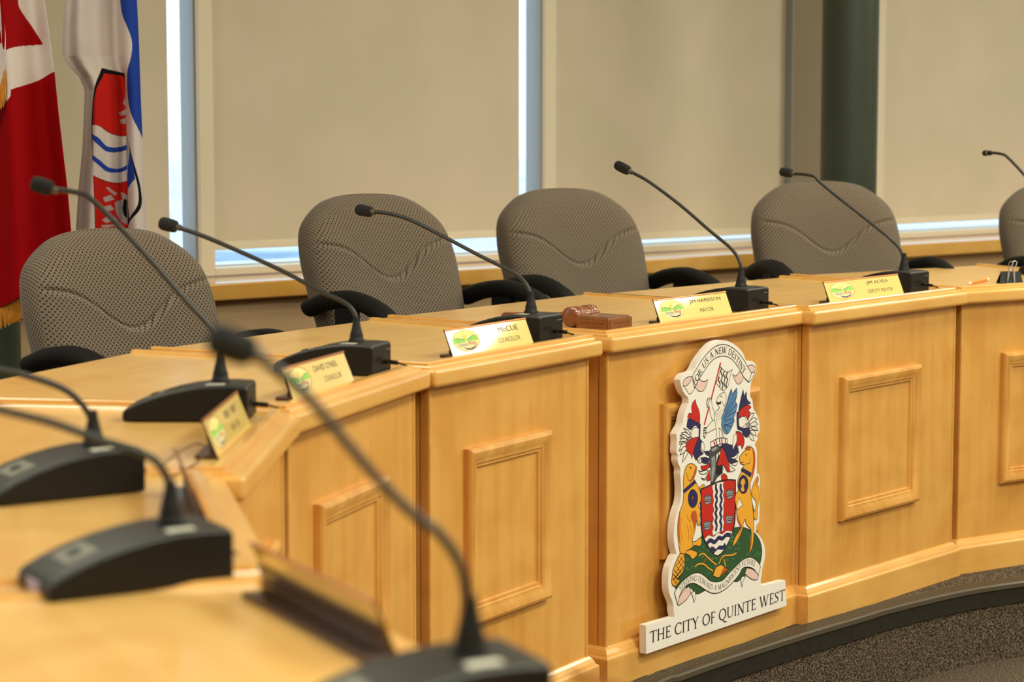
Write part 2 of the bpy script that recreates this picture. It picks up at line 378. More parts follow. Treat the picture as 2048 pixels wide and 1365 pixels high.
FLAGS={"canada":{"Y":5.74,"left":[[-1.3865,1.6304],[-1.4081,0.7497],[-1.4083,0.7433]],"right":[[-1.1909,1.6304],[-1.1844,1.5805],[-1.1746,1.5054],[-1.1616,1.3986],[-1.1534,1.3041],[-1.1428,1.203],[-1.1321,1.1015],[-1.124,0.9932],[-1.117,0.8973],[-1.1174,0.7433]],"red":[[[-1.4145,1.2662],[-1.2993,1.3067],[-1.2631,1.3357],[-1.2601,1.3546],[-1.2281,1.3697],[-1.1616,1.4012],[-1.0432,1.4301],[-1.0312,0.6917],[-1.4288,0.6917]],[[-1.2913,1.6554],[-1.2829,1.5805],[-1.2795,1.5054],[-1.281,1.4426],[-1.272,1.3898],[-1.2758,1.4489],[-1.2604,1.4577],[-1.2387,1.4652],[-1.193,1.4703],[-1.2163,1.5054],[-1.237,1.543],[-1.2465,1.568],[-1.2383,1.6554]]],"bot":[[-1.4272,0.7561],[-1.3626,0.7793],[-1.3108,0.8024],[-1.272,0.8204],[-1.2332,0.8396],[-1.1817,0.8589],[-1.1111,0.8717]]},"edge":{"Y":5.69,"left":[[-1.3306,1.6275],[-1.3348,1.4538],[-1.3377,1.3291]],"right":[[-1.2756,1.6275],[-1.2742,1.578],[-1.2699,1.4911],[-1.2701,1.4289],[-1.2734,1.3915],[-1.2867,1.3603],[-1.3376,1.3353]],"red":[[[-1.333,1.5284],[-1.2835,1.5011],[-1.2726,1.4849],[-1.2842,1.47],[-1.335,1.4414]]],"fringe":[[-1.3376,1.3341],[-1.3059,1.3441],[-1.2867,1.3603],[-1.2788,1.379],[-1.2719,1.404]]},"city":{"Y":6.02,"left":[[-1.1881,1.6467],[-1.1905,1.5944],[-1.1974,1.5156],[-1.1988,1.4472],[-1.1808,1.4195],[-1.1548,1.3905],[-1.1421,1.3574],[-1.1463,1.278],[-1.1518,1.1984],[-1.1646,1.092],[-1.1734,0.9851],[-1.1755,0.8779]],"right":[[-0.9936,1.6467],[-0.9906,1.5944],[-0.987,1.4893],[-0.9843,1.331],[-0.981,1.2117],[-0.9767,1.0653],[-0.9728,0.9784],[-0.9717,0.8779]],"blue":[[[-1.0426,1.6467],[-1.0396,1.5944],[-1.0323,1.5576],[-1.0156,1.5222],[-1.0044,1.4827],[-1.0077,1.4432],[-1.0218,1.3971],[-1.0264,1.3574],[-1.0191,1.3178],[-1.0038,1.278],[-0.991,1.2515],[-0.9794,1.225],[-0.963,1.331],[-0.9712,1.6467]],[[-1.0213,1.1918],[-1.0159,1.1945],[-1.006,1.1519],[-1.0025,1.1213],[-1.0256,1.0986],[-1.0311,1.0893],[-1.0317,1.1319]]],"black":[[[-1.0879,1.4155],[-1.0323,1.401],[-1.0336,1.2489],[-1.0159,1.1984],[-0.9994,1.1453],[-0.9882,1.0946],[-0.9891,1.0439],[-1.03,0.9958],[-1.0347,0.8779],[-1.1138,0.8779],[-1.1118,0.9851],[-1.1139,1.1586],[-1.1186,1.2648],[-1.1151,1.3112],[-1.1048,1.364]]],"inred":[[[-1.0815,1.401],[-1.0351,1.3944],[-1.0325,1.2356],[-1.0485,1.2356],[-1.0763,1.2489],[-1.0947,1.2621],[-1.1119,1.2648],[-1.1097,1.3112],[-1.0995,1.3601]],[[-1.1118,1.1319],[-1.0933,1.1186],[-1.0574,1.1093],[-1.0306,1.116],[-1.0328,0.9918],[-1.0347,0.8779],[-1.1111,0.8779],[-1.1104,0.9918]]],"white":[[[-1.1146,1.2648],[-1.096,1.2621],[-1.0776,1.2476],[-1.0486,1.2343],[-1.0325,1.2356],[-1.0293,1.116],[-1.0574,1.1106],[-1.0906,1.12],[-1.1131,1.1319]],[[-1.0297,1.2476],[-1.0212,1.1984],[-1.0061,1.1453],[-0.995,1.092],[-0.997,1.0519],[-1.0257,1.0145],[-1.0302,1.0653],[-1.029,1.1319]]],"wave":[[[-1.1137,1.2409],[-1.0979,1.2316],[-1.0783,1.2091],[-1.0557,1.2051],[-1.033,1.2117],[-1.0332,1.1984],[-1.056,1.1918],[-1.0786,1.1945],[-1.0983,1.2117],[-1.114,1.2263]],[[-1.1134,1.1865],[-1.0963,1.1719],[-1.0753,1.1532],[-1.0541,1.1479],[-1.0325,1.1586],[-1.0328,1.1453],[-1.0543,1.1373],[-1.0796,1.1413],[-1.0992,1.1586],[-1.1137,1.1719]]],"gray":[[[-1.0342,1.368],[-1.0303,1.3627],[-1.0312,1.3112],[-1.0365,1.3151],[-1.0416,1.3244],[-1.0348,1.3376]],[[-1.0514,1.2966],[-1.034,1.3072],[-1.0315,1.2939],[-1.0463,1.2886]],[[-1.0491,1.278],[-1.0357,1.2833],[-1.0333,1.2674],[-1.0466,1.2674]],[[-1.0817,1.0986],[-1.0763,1.1],[-1.0579,1.0813],[-1.0634,1.076]],[[-1.0525,1.0853],[-1.0313,1.076],[-1.0327,0.9958],[-1.0513,1.0038],[-1.0616,1.0279],[-1.0637,1.0586],[-1.0475,1.0653]],[[-1.0902,1.072],[-1.0713,1.0786],[-1.0636,1.0653],[-1.085,1.06]],[[-1.0947,1.0453],[-1.0718,1.0519],[-1.064,1.0386],[-1.0909,1.0332]],[[-1.0939,1.0119],[-1.075,1.0252],[-1.0592,1.0119],[-1.082,1.0038]],[[-1.0955,0.9985],[-1.0594,0.9998],[-1.0595,0.9945],[-1.0943,0.9918]]],"line":[[[-1.0435,1.068],[-1.0342,1.0626],[-1.035,1.0145],[-1.043,1.0199],[-1.048,1.0386]]]}}
CREST=[["f","p",[[249.2,672.5],[248.0,681.0],[256.5,687.6],[270.3,691.0],[284.2,691.0],[286.1,685.8],[277.5,676.3],[263.7,671.1]]],
["s","k",1.86,[[249.2,672.5],[248.0,681.0],[256.5,687.6],[270.3,691.0],[284.2,691.0],[286.1,685.8],[277.5,676.3],[263.7,671.1]],1],
["f","w",[[249.9,671.5],[265.4,671.8],[280.9,681.6],[286.0,690.4],[302.0,673.9],[298.6,663.0],[284.8,652.1],[274.4,650.9],[265.6,659.7]]],
["s","k",1.86,[[249.9,671.5],[265.4,671.8],[280.9,681.6],[286.0,690.4],[302.0,673.9],[298.6,663.0],[284.8,652.1],[274.4,650.9],[265.6,659.7]],1],
["f","p",[[300.4,663.7],[317.6,682.8],[330.1,675.9],[344.3,673.6],[355.9,677.2],[351.5,667.2],[341.0,655.0],[330.5,651.3],[316.3,653.7]]],
["s","k",1.86,[[300.4,663.7],[317.6,682.8],[330.1,675.9],[344.3,673.6],[355.9,677.2],[351.5,667.2],[341.0,655.0],[330.5,651.3],[316.3,653.7]],1],
["f","p",[[537.5,691.7],[548.8,694.0],[563.9,691.6],[572.4,685.0],[570.0,675.4],[556.8,672.8],[547.3,675.6]]],
["s","k",1.86,[[537.5,691.7],[548.8,694.0],[563.9,691.6],[572.4,685.0],[570.0,675.4],[556.8,672.8],[547.3,675.6]],1],
["f","w",[[547.3,674.6],[570.7,675.0],[558.9,660.8],[545.9,652.3],[523.1,663.3],[537.9,672.6]]],
["s","k",1.86,[[547.3,674.6],[570.7,675.0],[558.9,660.8],[545.9,652.3],[523.1,663.3],[537.9,672.6]],1],
["f","p",[[466.3,679.2],[481.9,673.5],[496.6,681.3],[502.2,683.6],[519.3,666.5],[504.6,654.4],[491.6,653.3],[478.4,663.6]]],
["s","k",1.86,[[466.3,679.2],[481.9,673.5],[496.6,681.3],[502.2,683.6],[519.3,666.5],[504.6,654.4],[491.6,653.3],[478.4,663.6]],1],
["f","w",[[289.5,690.1],[305.0,705.6],[325.8,722.5],[346.8,735.7],[371.5,746.8],[396.5,753.3],[421.8,753.7],[447.4,749.1],[477.0,737.0],[503.3,721.3],[522.2,705.1],[535.7,691.3],[554.9,672.9],[542.1,653.3],[519.3,667.5],[504.0,683.5],[488.9,696.4],[470.2,710.7],[447.9,721.2],[426.0,726.0],[411.4,726.7],[386.3,723.8],[364.9,715.2],[347.3,703.6],[333.3,693.5],[315.9,680.1],[296.9,663.1]]],
["s","k",2.17,[[289.5,690.1],[305.0,705.6],[325.8,722.5],[346.8,735.7],[371.5,746.8],[396.5,753.3],[421.8,753.7],[447.4,749.1],[477.0,737.0],[503.3,721.3],[522.2,705.1],[535.7,691.3],[554.9,672.9],[542.1,653.3],[519.3,667.5],[504.0,683.5],[488.9,696.4],[470.2,710.7],[447.9,721.2],[426.0,726.0],[411.4,726.7],[386.3,723.8],[364.9,715.2],[347.3,703.6],[333.3,693.5],[315.9,680.1],[296.9,663.1]],1],
["s","r",5.76,[[412.4,711.9],[375.2,636.4],[341.7,571.6]],0],
["f","w",[[411.9,702.5],[426.6,692.5],[444.9,686.0],[465.8,690.5],[456.1,674.4],[449.2,655.9],[438.3,647.3],[423.8,644.5],[411.0,651.9],[392.7,665.5],[399.8,673.1],[408.5,688.5]]],
["s","k",1.86,[[411.9,702.5],[426.6,692.5],[444.9,686.0],[465.8,690.5],[456.1,674.4],[449.2,655.9],[438.3,647.3],[423.8,644.5],[411.0,651.9],[392.7,665.5],[399.8,673.1],[408.5,688.5]],1],
["s","k",4.16,[[417.4,699.1],[412.8,690.0],[421.4,679.6],[414.3,668.8],[423.6,658.4],[420.1,647.2]],0],
["s","k",4.16,[[430.2,691.2],[424.9,683.1],[433.5,672.7],[427.1,661.8],[435.3,651.5]],0],
["s","k",4.16,[[444.9,686.0],[437.0,678.1],[445.3,667.8],[438.9,658.8],[440.1,649.1]],0],
["s","k",4.16,[[406.9,679.1],[403.4,669.8],[410.8,661.5],[409.1,654.0]],0],
["f","r",[[302.5,635.7],[306.2,624.6],[317.0,610.2],[322.5,596.4],[322.1,575.7],[306.9,583.0],[285.7,591.0],[268.2,598.5],[275.1,606.2],[289.1,602.9],[285.3,619.2],[290.4,629.0]]],
["s","k",1.55,[[302.5,635.7],[306.2,624.6],[317.0,610.2],[322.5,596.4],[322.1,575.7],[306.9,583.0],[285.7,591.0],[268.2,598.5],[275.1,606.2],[289.1,602.9],[285.3,619.2],[290.4,629.0]],1],
["f","n",[[270.0,594.6],[299.8,585.7],[322.8,575.6],[322.3,562.4],[301.7,575.1],[282.6,566.9],[265.1,576.4]]],
["s","k",1.55,[[270.0,594.6],[299.8,585.7],[322.8,575.6],[322.3,562.4],[301.7,575.1],[282.6,566.9],[265.1,576.4]],1],
["f","w",[[321.2,565.4],[301.8,570.4],[286.1,564.6],[284.6,553.5],[293.4,544.9],[321.6,542.6]]],
["s","k",1.86,[[321.2,565.4],[301.8,570.4],[286.1,564.6],[284.6,553.5],[293.4,544.9],[321.6,542.6]],1],
["f","n",[[321.0,577.7],[326.4,575.2],[324.4,541.3],[318.1,540.2],[317.7,566.7]]],
["f","n",[[516.1,638.1],[522.1,621.6],[532.4,631.8],[535.4,612.4],[554.5,600.7],[531.9,599.1],[513.2,595.3],[494.8,583.6],[501.8,606.2]]],
["s","k",1.55,[[516.1,638.1],[522.1,621.6],[532.4,631.8],[535.4,612.4],[554.5,600.7],[531.9,599.1],[513.2,595.3],[494.8,583.6],[501.8,606.2]],1],
["f","r",[[496.7,584.4],[517.0,594.9],[547.0,596.6],[554.7,589.9],[539.7,584.7],[551.9,578.5],[540.2,560.2],[528.7,572.2],[496.9,570.8]]],
["s","k",1.55,[[496.7,584.4],[517.0,594.9],[547.0,596.6],[554.7,589.9],[539.7,584.7],[551.9,578.5],[540.2,560.2],[528.7,572.2],[496.9,570.8]],1],
["f","w",[[497.0,567.9],[513.7,572.8],[528.8,568.3],[532.8,556.1],[521.7,547.6],[499.2,548.2]]],
["s","k",1.55,[[497.0,567.9],[513.7,572.8],[528.8,568.3],[532.8,556.1],[521.7,547.6],[499.2,548.2]],1],
["f","n",[[488.1,586.3],[498.5,585.2],[497.2,558.1],[504.8,547.5],[548.1,542.7],[552.3,526.5],[537.3,519.4],[518.3,528.5],[510.6,539.1],[493.7,543.9],[488.5,563.0]]],
["s","k",1.55,[[488.1,586.3],[498.5,585.2],[497.2,558.1],[504.8,547.5],[548.1,542.7],[552.3,526.5],[537.3,519.4],[518.3,528.5],[510.6,539.1],[493.7,543.9],[488.5,563.0]],1],
["f","r",[[484.5,540.1],[507.0,535.6],[518.4,524.6],[520.7,503.8],[474.0,509.3],[486.8,520.5]]],
["s","k",1.55,[[484.5,540.1],[507.0,535.6],[518.4,524.6],[520.7,503.8],[474.0,509.3],[486.8,520.5]],1],
["f","w",[[540.2,561.2],[555.0,575.2],[570.2,574.5],[559.0,565.0],[547.9,556.4]]],
["s","k",2.02,[[540.2,561.2],[555.0,575.2],[570.2,574.5],[559.0,565.0],[547.9,556.4]],1],
["f","w",[[544.1,554.9],[566.6,564.1],[583.9,559.3],[566.9,552.3],[551.8,550.1]]],
["s","k",2.02,[[544.1,554.9],[566.6,564.1],[583.9,559.3],[566.9,552.3],[551.8,550.1]],1],
["f","w",[[548.0,548.6],[570.7,553.9],[588.0,546.1],[567.1,542.5]]],
["s","k",2.02,[[548.0,548.6],[570.7,553.9],[588.0,546.1],[567.1,542.5]],1],
["f","w",[[550.0,542.5],[574.7,541.6],[590.2,530.0],[567.3,534.6]]],
["s","k",2.02,[[550.0,542.5],[574.7,541.6],[590.2,530.0],[567.3,534.6]],1],
["f","w",[[548.3,534.8],[571.1,532.2],[581.0,517.3],[559.9,525.7]]],
["s","k",2.02,[[548.3,534.8],[571.1,532.2],[581.0,517.3],[559.9,525.7]],1],
["f","w",[[544.7,527.4],[559.9,522.7],[571.7,506.6],[552.5,514.7]]],
["s","k",2.02,[[544.7,527.4],[559.9,522.7],[571.7,506.6],[552.5,514.7]],1],
["f","w",[[282.7,558.4],[268.7,568.5],[251.3,574.2],[265.3,563.2],[275.8,554.5]]],
["s","k",2.02,[[282.7,558.4],[268.7,568.5],[251.3,574.2],[265.3,563.2],[275.8,554.5]],1],
["f","w",[[279.3,554.1],[258.3,564.0],[241.1,564.1],[258.4,556.5],[274.1,550.0]]],
["s","k",2.02,[[279.3,554.1],[258.3,564.0],[241.1,564.1],[258.4,556.5],[274.1,550.0]],1],
["f","w",[[274.2,549.1],[251.5,556.4],[235.0,551.7],[255.1,549.4],[269.0,545.9]]],
["s","k",2.02,[[274.2,549.1],[251.5,556.4],[235.0,551.7],[255.1,549.4],[269.0,545.9]],1],
["f","w",[[269.0,544.0],[248.2,548.3],[233.8,537.9],[251.8,539.5],[265.6,538.8]]],
["s","k",2.02,[[269.0,544.0],[248.2,548.3],[233.8,537.9],[251.8,539.5],[265.6,538.8]],1],
["f","g",[[531.0,552.4],[544.1,555.8],[550.0,544.4],[535.0,541.2]]],
["s","k",1.24,[[531.0,552.4],[544.1,555.8],[550.0,544.4],[535.0,541.2]],1],
["f","g",[[270.7,547.6],[282.8,551.8],[288.2,543.7],[272.6,538.0]]],
["s","k",1.24,[[270.7,547.6],[282.8,551.8],[288.2,543.7],[272.6,538.0]],1],
["f","w",[[395.3,617.2],[398.7,628.3],[407.6,635.1],[422.1,639.0],[430.4,640.4],[438.7,630.0],[437.1,616.7],[431.8,603.8],[424.9,585.4],[418.0,565.0],[431.4,528.9],[424.1,529.7],[418.2,551.5],[407.2,556.6],[411.3,531.2],[399.7,532.5],[394.6,554.2],[387.0,578.0],[392.1,596.5],[410.0,604.2],[402.7,610.7]]],
["s","k",1.71,[[395.3,617.2],[398.7,628.3],[407.6,635.1],[422.1,639.0],[430.4,640.4],[438.7,630.0],[437.1,616.7],[431.8,603.8],[424.9,585.4],[418.0,565.0],[431.4,528.9],[424.1,529.7],[418.2,551.5],[407.2,556.6],[411.3,531.2],[399.7,532.5],[394.6,554.2],[387.0,578.0],[392.1,596.5],[410.0,604.2],[402.7,610.7]],1],
["f","k",[[393.4,622.2],[406.1,618.4],[417.7,621.0],[415.3,613.6],[404.4,612.8],[396.0,617.1]]],
["s","k",1.76,[[409.5,630.1],[418.6,632.0],[422.3,627.8]],0],
["s","k",1.6,[[422.5,618.2],[426.2,610.2],[431.8,607.7]],0],
["s","k",1.28,[[406.4,600.8],[401.2,587.9],[406.9,575.8]],0],
["s","k",1.28,[[413.7,600.0],[410.3,586.9],[414.1,576.9]],0],
["s","k",1.28,[[421.0,601.1],[420.4,589.7],[417.7,578.5]],0],
["s","k",1.28,[[399.3,593.9],[395.2,582.8],[399.7,570.9]],0],
["f","w",[[386.7,597.1],[377.5,609.5],[373.6,623.3],[366.3,631.6],[357.4,633.5],[352.2,623.6],[354.2,612.0],[363.1,613.0],[366.9,599.2],[378.0,579.0],[387.1,574.2]]],
["s","k",1.71,[[386.7,597.1],[377.5,609.5],[373.6,623.3],[366.3,631.6],[357.4,633.5],[352.2,623.6],[354.2,612.0],[363.1,613.0],[366.9,599.2],[378.0,579.0],[387.1,574.2]],1],
["s","k",3.2,[[357.4,632.5],[352.2,623.6],[356.0,610.9]],0],
["s","k",2.56,[[364.6,629.9],[359.4,620.9],[361.3,615.0]],0],
["f","w",[[387.0,579.9],[370.9,574.0],[353.2,564.6],[339.0,560.5],[338.6,545.4],[357.0,550.9],[394.6,557.1]]],
["s","k",1.71,[[387.0,579.9],[370.9,574.0],[353.2,564.6],[339.0,560.5],[338.6,545.4],[357.0,550.9],[394.6,557.1]],1],
["s","k",2.88,[[339.0,564.3],[349.6,565.0],[351.5,560.0]],0],
["s","k",2.88,[[337.3,558.8],[349.7,557.4]],0],
["s","k",2.88,[[337.4,552.2],[353.4,553.2]],0],
["s","k",2.88,[[339.3,545.3],[342.9,541.1],[348.2,543.9]],0],
["f","b",[[486.2,644.2],[489.4,632.6],[481.3,612.2],[490.7,603.4],[483.6,586.8],[473.5,572.4],[478.4,567.9],[465.8,551.9],[447.7,538.9],[433.0,541.8],[422.5,556.8],[418.5,576.5],[428.4,592.7],[439.0,608.8],[453.2,634.3],[462.2,645.4],[466.1,633.0],[478.2,639.5]]],
["s","k",1.55,[[486.2,644.2],[489.4,632.6],[481.3,612.2],[490.7,603.4],[483.6,586.8],[473.5,572.4],[478.4,567.9],[465.8,551.9],[447.7,538.9],[433.0,541.8],[422.5,556.8],[418.5,576.5],[428.4,592.7],[439.0,608.8],[453.2,634.3],[462.2,645.4],[466.1,633.0],[478.2,639.5]],1],
["s","k",1.76,[[484.4,640.9],[460.9,614.3],[435.7,591.9]],0],
["s","k",1.76,[[462.3,641.1],[446.2,615.8],[433.8,597.9]],0],
["s","k",1.76,[[487.3,625.1],[457.5,601.1],[432.2,584.6]],0],
["s","k",1.76,[[487.7,605.7],[457.7,591.5],[428.6,579.2]],0],
["s","k",1.76,[[482.8,588.8],[454.2,582.2],[426.9,573.6]],0],
["s","k",1.76,[[473.5,572.4],[447.1,571.4],[427.0,567.8]],0],
["s","k",1.76,[[475.9,566.3],[450.9,561.3],[428.9,561.8]],0],
["s","k",1.76,[[465.8,551.9],[447.3,557.9],[429.0,558.0]],0],
["s","k",1.76,[[447.6,540.5],[436.4,551.4],[429.1,556.1]],0],
["f","w",[[370.5,527.4],[396.1,531.8],[427.8,531.1],[446.5,526.1],[448.0,514.7],[428.0,517.1],[406.9,517.5],[380.7,515.1],[371.5,515.5]]],
["s","k",2.17,[[370.5,527.4],[396.1,531.8],[427.8,531.1],[446.5,526.1],[448.0,514.7],[428.0,517.1],[406.9,517.5],[380.7,515.1],[371.5,515.5]],1],
["s","r",4.8,[[384.4,527.8],[391.1,516.6]],0],
["s","r",4.8,[[409.3,530.5],[413.4,518.1]],0],
["s","r",4.8,[[435.8,528.8],[440.0,516.0]],0],
["s","n",4.0,[[393.5,530.2],[399.0,517.5]],0],
["s","n",4.0,[[419.8,530.4],[422.7,518.0]],0],
["f","w",[[269.5,550.9],[251.8,559.8],[236.8,558.8],[251.9,553.0],[262.0,546.3]]],
["s","k",2.17,[[269.5,550.9],[251.8,559.8],[236.8,558.8],[251.9,553.0],[262.0,546.3]],1],
["f","w",[[264.6,547.4],[246.9,550.8],[233.2,543.6],[249.5,543.7],[262.1,541.5]]],
["s","k",2.17,[[264.6,547.4],[246.9,550.8],[233.2,543.6],[249.5,543.7],[262.1,541.5]],1],
["f","w",[[263.4,538.0],[247.1,539.2],[231.8,522.7],[247.2,527.6],[262.3,531.3]]],
["s","k",2.17,[[263.4,538.0],[247.1,539.2],[231.8,522.7],[247.2,527.6],[262.3,531.3]],1],
["f","w",[[264.8,529.6],[249.7,530.1],[237.4,513.8],[252.4,516.1],[264.9,522.8]]],
["s","k",2.17,[[264.8,529.6],[249.7,530.1],[237.4,513.8],[252.4,516.1],[264.9,522.8]],1],
["f","w",[[270.0,520.8],[257.4,518.2],[247.7,494.9],[260.2,502.9],[272.6,515.0]]],
["s","k",2.17,[[270.0,520.8],[257.4,518.2],[247.7,494.9],[260.2,502.9],[272.6,515.0]],1],
["f","r",[[269.7,540.6],[289.9,545.8],[316.7,546.5],[315.5,538.7],[297.9,520.2],[289.3,499.0],[282.8,509.6],[264.9,521.4],[263.4,536.6]]],
["s","k",1.55,[[269.7,540.6],[289.9,545.8],[316.7,546.5],[315.5,538.7],[297.9,520.2],[289.3,499.0],[282.8,509.6],[264.9,521.4],[263.4,536.6]],1],
["f","n",[[316.7,545.4],[333.6,533.8],[328.6,526.1],[326.2,516.8],[339.3,503.9],[323.8,500.5],[306.5,492.3],[294.2,511.0],[300.4,524.0]]],
["s","k",1.55,[[316.7,545.4],[333.6,533.8],[328.6,526.1],[326.2,516.8],[339.3,503.9],[323.8,500.5],[306.5,492.3],[294.2,511.0],[300.4,524.0]],1],
["f","w",[[329.8,532.9],[338.8,531.1],[342.9,518.9],[340.5,507.4],[328.7,520.6]]],
["s","k",1.55,[[329.8,532.9],[338.8,531.1],[342.9,518.9],[340.5,507.4],[328.7,520.6]],1],
["f","n",[[341.7,509.4],[367.8,504.1],[370.6,494.7],[352.3,499.8]]],
["s","k",1.55,[[341.7,509.4],[367.8,504.1],[370.6,494.7],[352.3,499.8]],1],
["f","n",[[330.4,495.5],[349.8,494.5],[364.1,488.6],[361.7,478.9],[344.8,479.9],[330.5,485.9]]],
["s","k",1.55,[[330.4,495.5],[349.8,494.5],[364.1,488.6],[361.7,478.9],[344.8,479.9],[330.5,485.9]],1],
["f","w",[[308.5,498.2],[318.9,488.7],[329.0,497.1],[331.8,484.3],[321.5,484.2],[313.8,489.3]]],
["s","k",1.86,[[308.5,498.2],[318.9,488.7],[329.0,497.1],[331.8,484.3],[321.5,484.2],[313.8,489.3]],1],
["f","r",[[328.1,476.5],[344.9,475.1],[365.6,478.7],[368.4,468.6],[346.4,464.5],[330.8,467.9]]],
["s","k",1.55,[[328.1,476.5],[344.9,475.1],[365.6,478.7],[368.4,468.6],[346.4,464.5],[330.8,467.9]],1],
["f","w",[[317.9,467.4],[329.6,463.2],[352.9,463.6],[363.3,460.9],[345.2,454.9],[327.1,458.7]]],
["s","k",2.17,[[317.9,467.4],[329.6,463.2],[352.9,463.6],[363.3,460.9],[345.2,454.9],[327.1,458.7]],1],
["f","w",[[329.8,448.6],[345.4,443.8],[368.5,461.6],[366.1,452.2],[350.6,441.7],[337.7,442.7]]],
["s","k",2.17,[[329.8,448.6],[345.4,443.8],[368.5,461.6],[366.1,452.2],[350.6,441.7],[337.7,442.7]],1],
["f","r",[[354.4,449.6],[367.2,460.4],[372.0,437.5],[355.9,436.9]]],
["s","k",1.55,[[354.4,449.6],[367.2,460.4],[372.0,437.5],[355.9,436.9]],1],
["f","n",[[414.9,513.1],[433.3,516.5],[470.9,507.8],[492.6,502.4],[499.7,487.4],[484.9,480.7],[460.7,480.1],[493.3,468.3],[469.1,462.9],[452.8,472.0],[439.1,493.3],[428.2,505.9]]],
["s","k",1.55,[[414.9,513.1],[433.3,516.5],[470.9,507.8],[492.6,502.4],[499.7,487.4],[484.9,480.7],[460.7,480.1],[493.3,468.3],[469.1,462.9],[452.8,472.0],[439.1,493.3],[428.2,505.9]],1],
["f","w",[[470.9,510.6],[475.8,531.2],[489.2,535.3],[494.8,527.6],[487.0,512.9],[471.1,496.5]]],
["s","k",1.55,[[470.9,510.6],[475.8,531.2],[489.2,535.3],[494.8,527.6],[487.0,512.9],[471.1,496.5]],1],
["f","r",[[487.8,538.3],[502.7,536.6],[519.3,524.7],[524.3,507.1],[514.5,493.4],[506.1,506.4],[500.7,504.3],[484.4,506.2],[489.6,518.3]]],
["s","k",1.55,[[487.8,538.3],[502.7,536.6],[519.3,524.7],[524.3,507.1],[514.5,493.4],[506.1,506.4],[500.7,504.3],[484.4,506.2],[489.6,518.3]],1],
["f","w",[[460.7,479.4],[484.9,482.1],[498.3,489.0],[490.4,475.8],[474.2,474.9]]],
["s","k",1.86,[[460.7,479.4],[484.9,482.1],[498.3,489.0],[490.4,475.8],[474.2,474.9]],1],
["f","w",[[467.7,464.5],[496.0,466.6],[490.7,458.7],[474.5,459.4]]],
["s","k",1.86,[[467.7,464.5],[496.0,466.6],[490.7,458.7],[474.5,459.4]],1],
["f","k",[[407.2,497.2],[423.6,467.2],[426.6,447.2],[397.7,438.3],[392.1,457.2]]],
["f","d",[[367.7,509.7],[396.4,516.7],[416.2,511.5],[415.1,501.9],[396.7,495.7],[396.2,449.7],[410.8,446.4],[371.8,418.0],[372.4,459.7],[364.0,495.6]]],
["s","k",1.55,[[367.7,509.7],[396.4,516.7],[416.2,511.5],[415.1,501.9],[396.7,495.7],[396.2,449.7],[410.8,446.4],[371.8,418.0],[372.4,459.7],[364.0,495.6]],1],
["f","g",[[374.5,490.1],[388.9,493.2],[393.2,471.0],[382.0,433.4],[374.2,434.5],[376.2,470.4]]],
["f","g",[[372.9,509.7],[396.4,513.9],[403.0,510.3],[380.8,504.6]]],
["s","k",1.12,[[379.9,482.5],[380.2,467.1]],0],
["s","k",1.12,[[383.8,482.7],[384.6,466.5]],0],
["s","k",1.12,[[388.3,482.8],[388.8,467.4]],0],
["f","r",[[417.6,510.0],[428.3,504.5],[444.6,481.4],[457.0,463.0],[465.3,447.1],[447.9,447.0],[434.4,460.2],[423.6,467.2],[407.8,466.1],[399.8,471.6],[411.3,488.3]]],
["s","k",1.55,[[417.6,510.0],[428.3,504.5],[444.6,481.4],[457.0,463.0],[465.3,447.1],[447.9,447.0],[434.4,460.2],[423.6,467.2],[407.8,466.1],[399.8,471.6],[411.3,488.3]],1],
["s","k",1.6,[[431.2,488.7],[423.6,470.0],[429.2,453.9]],0],
["s","k",1.6,[[442.0,478.9],[439.6,465.2],[447.9,450.1]],0],
["f","w",[[453.0,463.5],[466.5,456.2],[484.2,446.8],[461.4,444.8]]],
["s","k",1.86,[[453.0,463.5],[466.5,456.2],[484.2,446.8],[461.4,444.8]],1],
["f","r",[[418.8,441.2],[429.3,445.4],[445.4,437.7],[449.6,428.7],[421.6,431.0]]],
["s","k",1.55,[[418.8,441.2],[429.3,445.4],[445.4,437.7],[449.6,428.7],[421.6,431.0]],1],
["f","e",[[329.5,306.5],[342.3,317.1],[384.0,316.4],[437.1,311.3],[480.1,307.4],[518.3,303.7],[557.0,290.5],[585.1,274.7],[605.2,254.3],[614.1,229.6],[607.7,204.5],[600.9,194.0],[586.1,188.9],[525.3,181.1],[499.1,173.2],[472.9,179.0],[402.8,186.9],[348.8,176.8],[313.2,175.3],[288.2,193.9],[221.9,203.4],[218.8,225.5],[261.2,257.7],[260.9,278.4],[281.0,289.1],[306.5,293.4]]],
["s","k",1.55,[[329.5,306.5],[342.3,317.1],[384.0,316.4],[437.1,311.3],[480.1,307.4],[518.3,303.7],[557.0,290.5],[585.1,274.7],[605.2,254.3],[614.1,229.6],[607.7,204.5],[600.9,194.0],[586.1,188.9],[525.3,181.1],[499.1,173.2],[472.9,179.0],[402.8,186.9],[348.8,176.8],[313.2,175.3],[288.2,193.9],[221.9,203.4],[218.8,225.5],[261.2,257.7],[260.9,278.4],[281.0,289.1],[306.5,293.4]],1],
["s","l",1.44,[[341.2,257.3],[337.4,262.7]],0],
["s","l",1.44,[[343.2,257.0],[346.3,261.5]],0],
["s","l",1.44,[[385.3,244.5],[381.5,249.9]],0],
["s","l",1.44,[[387.4,244.2],[390.5,248.7]],0],
["s","l",1.44,[[471.2,282.7],[467.3,288.2]],0],
["s","l",1.44,[[473.3,282.4],[476.5,287.1]],0],
["s","l",1.44,[[268.3,241.5],[264.6,246.8]],0],
["s","l",1.44,[[270.3,241.2],[273.3,245.7]],0],
["s","l",1.44,[[601.4,222.9],[597.3,228.5]],0],
["s","l",1.44,[[603.6,222.6],[606.9,227.3]],0],
["s","l",1.44,[[545.0,231.3],[541.0,236.8]],0],
